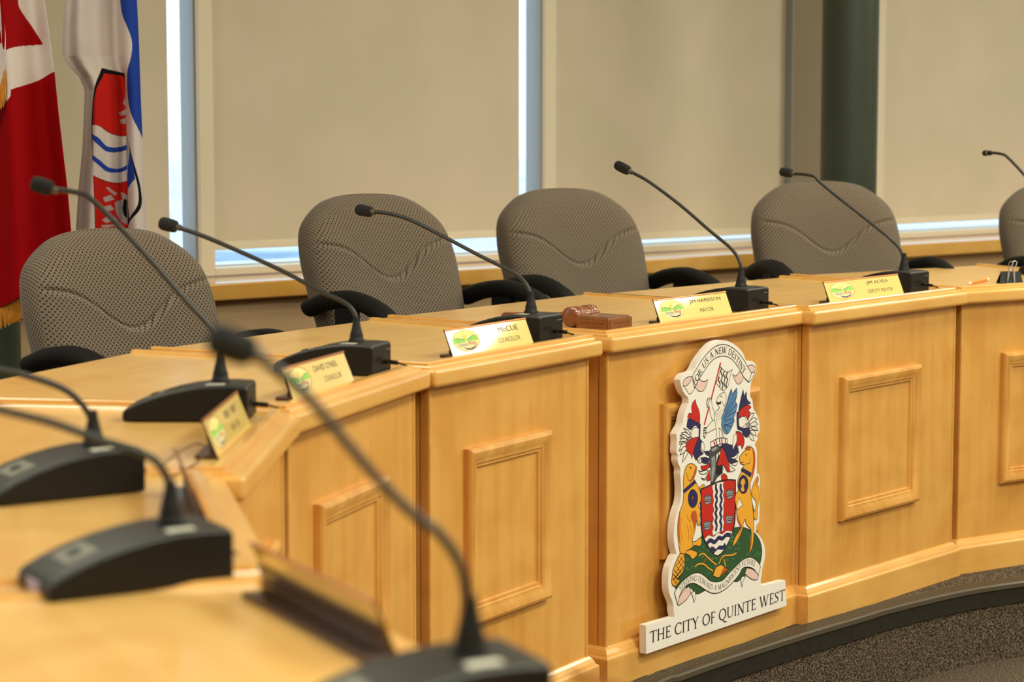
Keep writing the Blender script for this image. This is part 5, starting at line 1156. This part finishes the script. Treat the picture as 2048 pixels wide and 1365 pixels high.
def base_mesh():
    # side profile: s toward the sitter, z from the surface
    top = [(-.050, .0545), (-.046, .0575), (-.02, .0588), (.01, .0585), (.04, .055), (.07, .049), (.10, .0405), (.125, .031), (.142, .0225), (.149, .017)]
    y0, y1 = -.052, .050
    mb = MB(); n = len(top); rows = []
    lat = [(0, -.0030), (.004, -.0008), (.012, 0), (.090, 0), (.098, -.0008), (.102, -.0030)]
    k = 0
    for s_, z in top:
        for a, dz in lat: mb.v.append((s_, y0 + a, z + dz))
    m_ = len(lat)
    for i in range(n - 1):
        for j in range(m_ - 1): mb.f.append((i * m_ + j, i * m_ + j + 1, (i + 1) * m_ + j + 1, (i + 1) * m_ + j)); mb.mi.append(1)
    k = len(mb.v)
    for s_, z in top: mb.v.append((s_, y0, 0.0012)); mb.v.append((s_, y1, 0.0012))
    for i in range(n - 1):
        mb.f.append((i * m_, (i + 1) * m_, k + 2 * (i + 1), k + 2 * i)); mb.f.append((i * m_ + m_ - 1, (i + 1) * m_ + m_ - 1, k + 2 * (i + 1) + 1, k + 2 * i + 1)); mb.mi += [0, 0]
        mb.f.append((k + 2 * i, k + 2 * i + 1, k + 2 * i + 3, k + 2 * i + 2)); mb.mi.append(0)
    mb.f.append(tuple(range(m_)) + (k + 1, k)); mb.mi.append(0)
    a = (n - 1) * m_
    mb.f.append(tuple(a + j for j in range(m_)) + (k + 2 * (n - 1) + 1, k + 2 * (n - 1))); mb.mi.append(0)
    return mb

BASE = base_mesh().mesh('mic_base')
def microphone(k, root, deg, poly, foam=True):
    e = empty('desk_microphone', (root[0], root[1], ZS + .0005), math.radians(deg))
    tag(e, MLAB[k], 'microphone', 'gooseneck desk microphones')
    first = not BASE.materials
    o = bpy.data.objects.new('base', BASE); COL.objects.link(o); o.parent = e
    if first:
        BASE.materials.append(M['black']); BASE.materials.append(M['blacktop']); BASE.polygons.foreach_set('use_smooth', [True] * len(BASE.polygons))
    b = o.modifiers.new('bevel', 'BEVEL'); b.width = .003; b.segments = 2; b.limit_method = 'ANGLE'; b.angle_limit = math.radians(40)
    o.modifiers.new('wn', 'WEIGHTED_NORMAL')
    z0 = .0588
    mb = MB(); mb.lathe([(.0150, z0 - .002), (.0152, z0 + .003), (.0128, z0 + .007), (.0125, z0 + .012), (.0105, z0 + .020), (.0080, z0 + .030), (.0062, z0 + .040), (.0054, z0 + .046)], 20)
    mb.build('collar', M['black'], e, smooth=True)
    zoff = root[2] - (ZS + .0005)
    pts = [(0, 0, z0 + .01)] + [(s_, 0, z + zoff) for s_, z in poly]
    pts = [p for i, p in enumerate(pts) if i == 0 or p[2] > z0 + .02]
    if foam: stem_ = pts[:-1]
    else: stem_ = pts
    sp = spline3(stem_, 6)
    mb = MB(); mb.tube(sp, .0044, 10); mb.build('gooseneck', M['blacktop'], e, smooth=True)
    A = Vector(pts[-2]); B_ = Vector(pts[-1]); d = (B_ - A).normalized()
    if foam:
        Q = d.to_track_quat('Z', 'Y').to_matrix().to_4x4(); Q.translation = A - d * .002
        L = (B_ - A).length + .004
        L = max(L, .036)
        mb = MB(); mb.lathe([(.005, -.010), (.0062, -.008), (.0066, .001), (.0066, .004)], 16, 0, Q); mb.build('ferrule', M['ferrule'], e, smooth=True)
        mb = MB(); mb.lathe([(.0085, .0), (.0112, .002), (.0125, .008), (.0132, L * .55), (.0128, L * .78), (.0108, L * .92), (.0065, L * .99), (.002, L)], 20, 0, Q); mb.build('windscreen', M['foam'], e, smooth=True)
    else:
        Q = d.to_track_quat('Z', 'Y').to_matrix().to_4x4(); Q.translation = B_ - d * .012
        mb = MB(); mb.lathe([(.0055, -.012), (.0075, -.008), (.0075, -.002), (.0052, .001), (.0052, .007), (.0088, .009), (.0088, .020), (.004, .023)], 16, 0, Q); mb.build('capsule', M['black'], e, smooth=True)
        mb = MB(); mb.lathe([(.0078, .001), (.0078, .006)], 16, 0, Q); mb.build('retaining_ring', M['steel'], e, smooth=True)
    # button pad, button, stickers
    def on_top(s_):
        top = [(-.05, .0545), (-.02, .0588), (.01, .0585), (.04, .055), (.07, .049), (.10, .0405), (.125, .031), (.142, .0225), (.149, .017)]
        for (a, za), (b_, zb) in zip(top, top[1:]):
            if a <= s_ <= b_: return za + (zb - za) * (s_ - a) / (b_ - a)
        return .017
    def patch(name, s0, s1, y0, y1, m_, h=.0006):
        mb = MB(); n_ = 4; vs = []
        for i in range(n_ + 1):
            s_ = s0 + (s1 - s0) * i / n_
            for y in (y0, y1): vs.append((s_, y, on_top(s_) + h))
        for i in range(n_ + 1):
            s_ = s0 + (s1 - s0) * i / n_
            for y in (y0, y1): vs.append((s_, y, on_top(s_) - .001))
        q = 2 * (n_ + 1); fs = [(2 * i, 2 * i + 1, 2 * i + 3, 2 * i + 2) for i in range(n_)] + [(0, q, q + 1, 1), (2 * n_, 2 * n_ + 1, q + 2 * n_ + 1, q + 2 * n_)]
        fs += [(2 * i, 2 * i + 2, q + 2 * i + 2, q + 2 * i) for i in range(n_)] + [(2 * i + 1, 2 * i + 3, q + 2 * i + 3, q + 2 * i + 1) for i in range(n_)]
        mb.add(vs, fs); return mb.build(name, m_, e)
    patch('button_pad', .088, .122, -.026, .026, M['pad'])
    mb = MB(); Q = Matrix.Translation((.105, .0, on_top(.105) - .001)) @ Matrix.Rotation(math.radians(18), 4, 'Y'); mb.lathe([(.0075, 0), (.0075, .0028), (.006, .0036)], 18, 0, Q); mb.build('talk_button', M['black'], e, smooth=True)
    patch('sticker', -.012, .018, .026, .041, M['sticker']) if k not in ('M', 'D', 'N') else None
    mb = MB(); mb.box(.1485, .1502, -.018, .018, .004, .0155); mb.build('front_label', M['lilac'], e)
    # rear connectors
    mb = MB(); mb.tube([(-.049, -.028, .020), (-.072, -.028, .018)], .0042, 10); mb.tube([(-.049, -.012, .022), (-.060, -.012, .021)], .0042, 10); mb.build('plug', M['black'], e, smooth=True)
    mb = MB(); mb.tube([(-.072, -.028, .018), (-.080, -.029, .0155), (-.088, -.032, .0135)], .0018, 8); mb.build('cable', M['black'], e, smooth=True)
    mb = MB()
    for i in range(3): mb.tube([(-.0495, .002 + i * .012, .030), (-.0507, .002 + i * .012, .030)], .0035, 12)
    mb.build('socket', M['armp'], e)
    mb = MB(); mb.box(-.0504, -.0495, -.044, -.026, .043, .0445); mb.build('maker_mark', M['pad'], e)
    return e

for k, (root, deg, poly) in MICS.items():
    if k in ('M', 'O'):
        poly = [[s_ - .010 * min(1, z / .1), z] for s_, z in poly]
        root = [root[0] + .010 * math.cos(math.radians(deg)), root[1] + .010 * math.sin(math.radians(deg)), root[2]]
    if k == 'P': poly = poly + [[.20, .118], [.27, .128], [.30, .13]]
    if k == 'Q': poly = poly + [[.26, .160], [.34, .178], [.375, .182]]
    microphone(k, root, deg, poly)
h = unit_root('N')[2]
rn = Vector((1.655, 6.70))
microphone('N', (rn.x, rn.y, .868), math.degrees(h) + 90, [[.002, .040], [.012, .075], [.04, .115], [.10, .175], [.19, .250], [.25, .294], [.275, .303], [.31, .306], [.34, .305]], foam=False)

# loose cable loops behind the second base
def cable(name, pts, r, m_, label, parent=None):
    mb = MB(); mb.tube(spline3(pts, 8), r, 8); o = mb.build(name, m_, parent, smooth=True)
    if parent is None: tag(o, label, 'cable')
    return o
PB = MICS['P'][0]
cable('loose_cable', [[-0.461, 2.9237, 0.835], [-0.454, 2.9776, 0.838], [-0.4464, 3.0408, 0.84], [-0.4377, 3.101, 0.838], [-0.4291, 3.1035, 0.832], [-0.4267, 3.0551, 0.824], [-0.4383, 3.0205, 0.817], [-0.4527, 2.9889, 0.8125], [-0.4582, 2.9722, 0.8125]], .0013, M['cablebrown'], 'thin brown cable looping from the second microphone base towards the corner desk')


# ------------------------------------------------------------------ gavel and sounding block
b = Vector((.2161, 5.0157)); c = Vector((.2730, 5.0953))
hx = math.atan2(c.y - b.y, c.x - b.x)
e = empty('sounding_block', (b.x, b.y, ZS + .0003), hx); tag(e, 'small square wooden sounding block with engraved plates beside the gavel', 'sounding block')
Lx, Ly, Hz = .098, .087, .030
mb = MB(); mb.box(0, Lx, 0, Ly, 0, Hz - .0055)
mb.add([(0, 0, Hz - .0055), (Lx, 0, Hz - .0055), (Lx, Ly, Hz - .0055), (0, Ly, Hz - .0055), (.007, .007, Hz), (Lx - .007, .007, Hz), (Lx - .007, Ly - .007, Hz), (.007, Ly - .007, Hz)], [(0, 1, 5, 4), (1, 2, 6, 5), (2, 3, 7, 6), (3, 0, 4, 7), (4, 5, 6, 7)])
mb.build('block', M['blk'], e)
mb = MB(); mb.box(.006, Lx - .002, -.0012, 0, .001, .0225); o = mb.build('front_plate', M['blkplate'], e)
mb = MB(); mb.box(-.0012, 0, .004, Ly - .006, .001, .0225); o2 = mb.build('side_plate', M['blkplate'], e)
pt = Paint(lambda x, y, h_: (x, -.0012 - h_, y)); put_text(pt, 'TOWNSHIP OF SIDNEY', .016, Lx - .010, .0125, .0175, 'c_t'); put_text(pt, 'April 3, 1790', .034, .080, .0045, .009, 'c_t'); pt.build('engraving', e)
pt = Paint(lambda x, y, h_: (-.0012 - h_, Ly - x, y)); put_text(pt, 'VILLAGE OF FRANKFORD', .012, Ly - .010, .0125, .0175, 'c_t'); put_text(pt, 'June 30, 1920', .030, .070, .0045, .009, 'c_t'); pt.build('engraving', e)

g0 = Vector((.130, 5.102)); R_ = .0235
axis = Vector((.581, .814)).normalized()
e = empty('gavel', (g0.x, g0.y, ZS + .0003), math.atan2(axis.y, axis.x)); tag(e, 'red-brown wooden gavel with banded head lying behind its block', 'gavel')
Q = Matrix.Translation((0, 0, R_)) @ Matrix.Rotation(PI / 2, 4, 'Y')
mb = MB(); mb.lathe([(.006, 0), (.0195, .0002), (.0225, .0022), (.0235, .006), (.0235, .018), (.0228, .0195), (.0212, .0205), (.0212, .0225), (.0228, .0235), (.0235, .025), (.0235, .029), (.0225, .031), (.0210, .032), (.0212, .036), (.0222, .048), (.0212, .060), (.0210, .064), (.0225, .065), (.0235, .067), (.0235, .071), (.0228, .0725), (.0212, .0735), (.0212, .0755), (.0228, .0765), (.0235, .078), (.0235, .090), (.0225, .0938), (.0195, .0958), (.006, .096)], 32, 0, Q)
mb.build('head', M['gavel'], e, smooth=True)
# handle, square to the head and pointing away from the block
mb = MB(); hp = [(.0495, .0165, R_), (.0495, .06, R_ - .001), (.0495, .13, R_ - .006), (.0495, .19, R_ - .010), (.0495, .215, R_ - .012), (.0495, .222, R_ - .0125)]
mb.tube(hp, [.0075, .0065, .0072, .0082, .0095, .006], 14); mb.build('handle', M['gavel'], e, smooth=True)

# ------------------------------------------------------------------ pencil and binder clip on the right unit
a = Vector((1.297, 6.376)); b = Vector((1.385, 6.535)); d = (b - a).normalized()
e = empty('pencil', (a.x, a.y, ZS + .0045), math.atan2(d.y, d.x)); tag(e, 'orange pencil with white eraser beside the binder clip', 'pencil')
L = (b - a).length
mb = MB(); mb.tube([(.018, 0, 0), (L - .012, 0, 0)], .0042, 6); mb.build('shaft', M['orange'], e)
mb = MB(); mb.tube([(0, 0, -.001), (.018, 0, 0)], [.0008, .0042], 8); mb.build('sharpened_tip', M['eraser'], e)
mb = MB(); mb.tube([(L - .012, 0, 0), (L + .004, 0, 0)], .0040, 12); mb.build('eraser', M['eraser'], e, smooth=True)
a = Vector((1.395, 6.445)); b = Vector((1.462, 6.500)); d = (b - a).normalized(); L = .070
e = empty('binder_clip', (a.x, a.y, ZS + .0003), math.radians(6)); tag(e, 'black binder clip with silver wire handles standing on the right desk', 'binder clip')
mb = MB()
for s_ in (-1, 1):
    y = s_ * .017
    vs = [(0, y, 0), (L, y, 0), (L - .006, s_ * .002, .034), (.009, s_ * .002, .034)]
    mb.add(vs + [(v[0], v[1] - s_ * .0012, v[2]) for v in vs], [(0, 1, 2, 3), (7, 6, 5, 4), (0, 4, 5, 1), (1, 5, 6, 2), (2, 6, 7, 3), (3, 7, 4, 0)])
mb.box(0, L, -.017, .017, 0, .0015)
mb.build('body', M['black'], e)
for s_ in (-1, 1):
    mb = MB(); y = -.004 * 1 + s_ * .003
    mb.tube([(.022, -.018, .003), (.030 + s_ * .004, -.006 + s_ * .006, .036), (.038 + s_ * .010, s_ * .012, .060), (.043 + s_ * .010, s_ * .013, .064), (.050 + s_ * .010, s_ * .012, .060), (.044 + s_ * .004, -.006 + s_ * .006, .036), (.044, -.018, .003)], .0013, 8)
    mb.build('wire_handle', M['steel'], e, smooth=True)

# ------------------------------------------------------------------ chairs
def chair_back_mesh():
    H0, H1 = .50, 1.065
    half = [(.0, .0), (.10, .004), (.175, .02), (.215, .06), (.232, .14), (.243, .24), (.250, .33), (.250, .41), (.229, .482), (.163, .537), (.096, .559)]
    outl = [(x, z) for x, z in half] + [(0, .565)] + [(-x, z) for x, z in reversed(half[1:])]
    ring = [(v.x, v.y) for v in catmull([(x, z, 0) for x, z in outl], 15, closed=True)]
    n = len(ring); NR = 95; C = (0, .30)
    rs = [1 - (1 - i / NR) ** 1.35 for i in range(1, NR + 1)]
    def groove(x, z):
        zs = .440 - .100 * math.exp(-(x / .112) ** 2)          # smile seam
        dz = (z - zs) / math.hypot(1, 2 * x / .112 ** 2 * .100 * math.exp(-(x / .112) ** 2))
        g = .0095 * math.exp(-(dz / .0042) ** 2)
        g += .0065 * (1 + math.tanh(dz / .006)) * math.exp(-max(dz, 0) / .07) * math.exp(-(x / .16) ** 4)   # hollow above the seam
        g -= .005 * math.exp(-abs(dz + .012) / .03)
        for s_ in (-1, 1):                                       # lower side seams
            r = math.hypot(x - s_ * .262, (z - .13) * .8)
            g += .0045 * math.exp(-((r - .10) / .005) ** 2) * (1 if z > .12 else 0)
        return g
    vs = []; uv = []
    def front(x, z, r):
        d = .052 * (1 - r ** 7) ** .5 if r < 1 else 0
        d += -.016 * math.exp(-(x / .13) ** 2) + .0 if r < .999 else 0
        d += .010 * math.sin(min(1, max(0, z / .565)) * PI)
        if r > .9: return max(d, 0) - (groove(x, z) * max(0, (1 - r) / .1))
        return d - groove(x, z)
    lean = math.tan(math.radians(18))
    def put(x, z, d): vs.append((x, .16 + z * lean - d, H0 + z)); uv.append((x, z))
    put(*C, front(*C, 0))
    for r in rs:
        for x, z in ring:
            X = C[0] + (x - C[0]) * r; Z_ = C[1] + (z - C[1]) * r; put(X, Z_, front(X, Z_, r))
    fs = [(0, 1 + j, 1 + (j + 1) % n) for j in range(n)]
    for i in range(NR - 1):
        a = 1 + i * n
        fs += [(a + j, a + n + j, a + n + (j + 1) % n, a + (j + 1) % n) for j in range(n)]
    last = 1 + (NR - 1) * n
    prev = last
    for r, d in ((1.0, -.018), (.985, -.036), (.95, -.045), (.6, -.050), (.02, -.050)):
        a = len(vs)
        for x, z in ring: put(C[0] + (x - C[0]) * r, C[1] + (z - C[1]) * r, d)
        fs += [(prev + j, a + j, a + (j + 1) % n, prev + (j + 1) % n) for j in range(n)]
        prev = a
    fs.append(tuple(prev + j for j in range(n)))
    me = bpy.data.meshes.new('backrest'); me.from_pydata(vs, [], fs); me.update()
    ul = me.uv_layers.new(name='UVMap')
    for lp in me.loops:
        x, z = uv[lp.vertex_index]; v = vs[lp.vertex_index]
        k_ = v[1] - (.16 + (v[2] - H0) * lean)
        # let the weave run over the rolled edge
        f_ = 1 + max(0, (k_ + .03)) * 2.2 if False else 1
        ul.data[lp.index].uv = (x * f_, z * f_)
    # stretch-free edge: push uv outward by the depth travelled
    for lp in me.loops:
        v = vs[lp.vertex_index]; x, z = uv[lp.vertex_index]
        dpt = .052 + (v[1] - (.16 + (v[2] - H0) * lean))
        r = math.hypot(x, z - .30) or 1
        q = max(0, dpt - .02)
        ul.data[lp.index].uv = (x + x / r * q, z + (z - .30) / r * q)
    bm = bmesh.new(); bm.from_mesh(me); bmesh.ops.recalc_face_normals(bm, faces=bm.faces); bm.to_mesh(me); bm.free()
    me.polygons.foreach_set('use_smooth', [True] * len(me.polygons))
    return me

def make_chair():
    e = empty('office_chair', (0, 0, FZ))
    o = link('backrest', chair_back_mesh(), M['fabric'], e)
    # seat cushion
    mb = MB(); pts = [(-.24, -.22), (.24, -.22), (.25, .0), (.23, .21), (-.23, .21), (-.25, 0)]
    mb.prism([tuple(v.xy) for v in catmull([(x, y, 0) for x, y in pts], 5, True)], .40, .48); mb.build('seat', M['fabric'], e, bevel=.025, seg=4)
    mb = MB(); mb.tube([(0, .20, .42), (0, .26, .46), (0, .285, .60), (0, .335, .78)], .018, 10); mb.build('back_support', M['armp'], e, smooth=True)
    for s_ in (-1, 1):
        mb = MB(); x = s_ * .275
        path = spline3([(x, .265, .772), (x, .235, .782), (x, .175, .800), (x, .09, .811), (x, .02, .804), (x, -.05, .782), (x, -.085, .762), (x, -.105, .742)], 6)
        n_ = len(path); k = 0; m_ = 14
        for i, p in enumerate(path):
            t = i / (n_ - 1); env = min(1, math.sin(PI * min(.5, t * 3.2 + .12)) if t < .2 else 1, math.sin(PI * min(.5, (1 - t) * 3.2 + .12)) if t > .8 else 1)
            tg = (path[min(i + 1, n_ - 1)] - path[max(i - 1, 0)]).normalized(); nz = Vector((0, -tg.z, tg.y)); nz = nz if nz.z > 0 else -nz
            for j in range(m_):
                q = 2 * PI * j / m_; mb.v.append(tuple(p + Vector((1, 0, 0)) * math.cos(q) * .029 * env + nz * math.sin(q) * (.018 if math.sin(q) > 0 else .030) * env))
        for i in range(n_ - 1):
            for j in range(m_): mb.f.append((i * m_ + j, i * m_ + (j + 1) % m_, (i + 1) * m_ + (j + 1) % m_, (i + 1) * m_ + j)); mb.mi.append(0)
        mb.f.append(tuple(range(m_))); mb.f.append(tuple((n_ - 1) * m_ + j for j in range(m_))); mb.mi += [0, 0]
        mb.build('armrest', M['armp'], e, smooth=True)
        mb = MB(); mb.prism([(x - .012, .05), (x + .012, .05), (x + .012, .13), (x - .012, .13)], .44, .800); mb.box(min(x, x - s_ * .12), max(x, x - s_ * .12), .05, .13, .385, .40); mb.box(x - .012, x + .012, .05, .13, .385, .44); mb.build('arm_post', M['armp'], e, bevel=.005)
    mb = MB(); mb.tube([(0, 0, .10), (0, 0, .40)], .028, 14); mb.build('column', M['armp'], e, smooth=True)
    mb = MB()
    for i in range(5):
        a = 2 * PI * i / 5 + .3; mb.tube([(0, 0, .11), (.17 * math.cos(a), .17 * math.sin(a), .085), (.28 * math.cos(a), .28 * math.sin(a), .065)], [.028, .02, .014], 8)
    mb.build('star_base', M['armp'], e, smooth=True)
    for i in range(5):
        a = 2 * PI * i / 5 + .3; mb = MB(); x, y = .28 * math.cos(a), .28 * math.sin(a)
        mb.tube([(x - .018, y, .028), (x + .018, y, .028)], .027, 14); mb.build('castor', M['armp'], e, smooth=True)
    return e

proto = make_chair()
top_off = .16 + .565 * math.tan(math.radians(18))
CH = [((-.945, 5.24), 45, 1.028, 'patterned taupe office chair in front of the red and white flag'),
      ((-.397, 6.16), 43, 1.076, 'patterned taupe office chair below the wide blind, microphone head in front of it'),
      ((.150, 6.85), 34, 1.068, 'patterned taupe office chair behind the gavel'),
      ((1.005, 7.36), 16, 1.075, 'patterned taupe office chair in front of the dark green column'),
      ((1.93, 7.95), 18, 1.05, 'patterned taupe office chair cut off by the right edge'),
      ((-1.62, 4.50), 52, 1.06, 'office chair off the left edge with only a black armrest in view')]
def copy_tree(o, parent=None):
    c = o.copy(); COL.objects.link(c); c.parent = parent
    for ch in o.children: copy_tree(ch, c)
    return c
for i, ((tx, ty), hd, zt_, lab) in enumerate(CH):
    c_ = proto if i == 0 else copy_tree(proto)
    h = math.radians(hd); bx, by = -math.sin(h), math.cos(h)
    c_.location = (tx - bx * top_off, ty - by * top_off, FZ + zt_ - 1.072); c_.rotation_euler = (0, 0, h)
    tag(c_, lab, 'chair', 'office chairs behind the desks')

# ------------------------------------------------------------------ flags
def inside(p, poly):
    x, y = p; r = False; j = len(poly) - 1
    for i in range(len(poly)):
        xi, yi = poly[i]; xj, yj = poly[j]
        if (yi > y) != (yj > y) and x < (xj - xi) * (y - yi) / (yj - yi) + xi: r = not r
        j = i
    return r

def edge_x(line, z):
    L = sorted(line, key=lambda p: p[1])
    if z <= L[0][1]: return L[0][0]
    for (x0, z0), (x1, z1) in zip(L, L[1:]):
        if z0 <= z <= z1: return x0 + (x1 - x0) * (z - z0) / max(1e-9, z1 - z0)
    return L[-1][0]

def cloth(name, fd, colfn, parent, nu, nv, folds, amp, hem=None, ztop=None):
    zs = [p[1] for p in fd['left'] + fd['right']]; z0 = min(zs); z1 = max(zs) if ztop is None else ztop
    vs = []; cols = []; Y = fd['Y']
    for j in range(nv + 1):
        z = z0 + (z1 - z0) * j / nv
        xl, xr = edge_x(fd['left'], z), edge_x(fd['right'], z)
        for i in range(nu + 1):
            t = i / nu; x = xl + (xr - xl) * t
            d = 0
            for fr, ph, am in folds: d += am * math.sin(fr * t * 2 * PI + ph + .5 * math.sin(z * 2.1 + ph))
            zb = z
            if hem is not None: zb = max(z, hem(x))
            vs.append((x, Y + d * amp, zb)); cols.append(colfn(x, zb))
    fs = [(j * (nu + 1) + i, j * (nu + 1) + i + 1, (j + 1) * (nu + 1) + i + 1, (j + 1) * (nu + 1) + i) for j in range(nv) for i in range(nu)]
    me = bpy.data.meshes.new(name); me.from_pydata(vs, [], fs); me.update()
    ca = me.color_attributes.new('design', 'FLOAT_COLOR', 'POINT')
    for i, c in enumerate(cols): ca.data[i].color = c
    o = link(name, me, M['cloth'], parent, smooth=True)
    s = o.modifiers.new('thick', 'SOLIDIFY'); s.thickness = .0012
    return o

RED = sc(150, 0, 6); WHT = sc(216, 200, 194); BLU = sc(36, 66, 158); BLK = sc(22, 20, 22); RD2 = sc(196, 32, 24); GRY = sc(176, 160, 158)
def fr_strip(name, pts, parent, drop):
    """gold fringe hanging under a cloth edge: separate threads side by side"""
    mb = MB(); rnd = random.Random(5); P = [Vector(p) for p in catmull(pts, 14)]
    for i in range(len(P) - 1):
        for q in range(2):
            p = P[i].lerp(P[i + 1], q / 2); dx = rnd.uniform(-.003, .003)
            mb.tube([p, p + Vector((dx, -.002, -drop * .5)), p + Vector((dx * 2, 0, -drop * rnd.uniform(.9, 1.08)))], [.0028, .0030, .0012], 5)
    return mb.build(name, M['gold'], parent, smooth=True)

for fl_ in FLAGS.values():
    for ky in ('red', 'blue', 'black', 'inred', 'white', 'wave', 'line'):
        if ky in fl_: fl_[ky] = [smooth_line(p, True, 4, 48) for p in fl_[ky]]
fd = FLAGS['canada']
e = empty('national_flag', (fd['left'][0][0], fd['Y'], FZ)); inv = Vector(e.location)
tag(e, 'red and white flag with part of a red leaf and gold fringe', 'flag')
def hemf(x):
    L = [(-1.9, .62), (fd['bot'][0][0], fd['bot'][0][1])]
    B2 = sorted(fd['bot'])
    if x <= B2[0][0]: return B2[0][1]
    for (a0, b0), (a1, b1) in zip(B2, B2[1:]):
        if a0 <= x <= a1: return b0 + (b1 - b0) * (x - a0) / (a1 - a0)
    return B2[-1][1]
def ccol(x, z):
    if any(inside((x, z), p) for p in fd['red']): return RED
    return WHT
o = cloth('cloth', fd, ccol, e, 260, 520, ((1.35, .6, 1.), (2.6, 2.1, .35)), .040, hem=hemf)
o.location = -inv
bp_ = [(x, fd['Y'] - .01, z + .008) for x, z in sorted(fd['bot'])]
o = fr_strip('bottom_fringe', bp_, e, .062); o.location = -inv
fe = FLAGS['edge']
def ecol(x, z): return RED if any(inside((x, z), p) for p in fe['red']) else WHT
o = cloth('front_fold', fe, ecol, e, 30, 120, ((.5, .3, 1.),), .015); o.location = -inv
pts = [(x, fe['Y'] - .004, z) for x, z in fe['fringe']]
o = fr_strip('edge_fringe', pts, e, .05); o.location = -inv
mb = MB(); mb.tube([(-1.40, 5.80, FZ), (-1.40, 5.80, 2.6)], .014, 12); o = mb.build('pole', M['post'], e, smooth=True); o.location = -inv
mb = MB(); mb.lathe([(.13, FZ), (.13, FZ + .02), (.03, FZ + .05), (.02, FZ + .09)], 24); o = mb.build('stand', M['brass'], e, smooth=True); o.location = Vector((-1.40, 5.80, 0)) - inv

fc = FLAGS['city']
e = empty('city_flag', (fc['left'][0][0], fc['Y'], FZ)); inv = Vector(e.location)
tag(e, 'white flag with blue wavy border and red shield showing a crown', 'flag')
def vcol(x, z):
    p = (x, z)
    c = WHT
    if inside(p, fc['blue'][0]): c = BLU
    if any(inside(p, q) for q in fc['black']): c = BLK
    if any(inside(p, q) for q in fc['white']): c = WHT
    if any(inside(p, q) for q in fc['inred']): c = RD2
    if any(inside(p, q) for q in fc['wave']): c = BLU
    if inside(p, fc['blue'][1]): c = BLU
    if any(inside(p, q) for q in fc['gray']): c = GRY
    if any(inside(p, q) for q in fc['line']): c = BLK
    return c
o = cloth('cloth', fc, vcol, e, 260, 620, ((1.6, 1.9, 1.), (3.3, .4, .35)), .030); o.location = -inv
mb = MB(); mb.tube([(-1.075, 6.075, FZ), (-1.075, 6.075, 2.6)], .014, 12); o = mb.build('pole', M['post'], e, smooth=True); o.location = -inv
mb = MB(); mb.lathe([(.13, FZ), (.13, FZ + .02), (.03, FZ + .05), (.02, FZ + .09)], 24); o = mb.build('stand', M['brass'], e, smooth=True); o.location = Vector((-1.075, 6.075, 0)) - inv
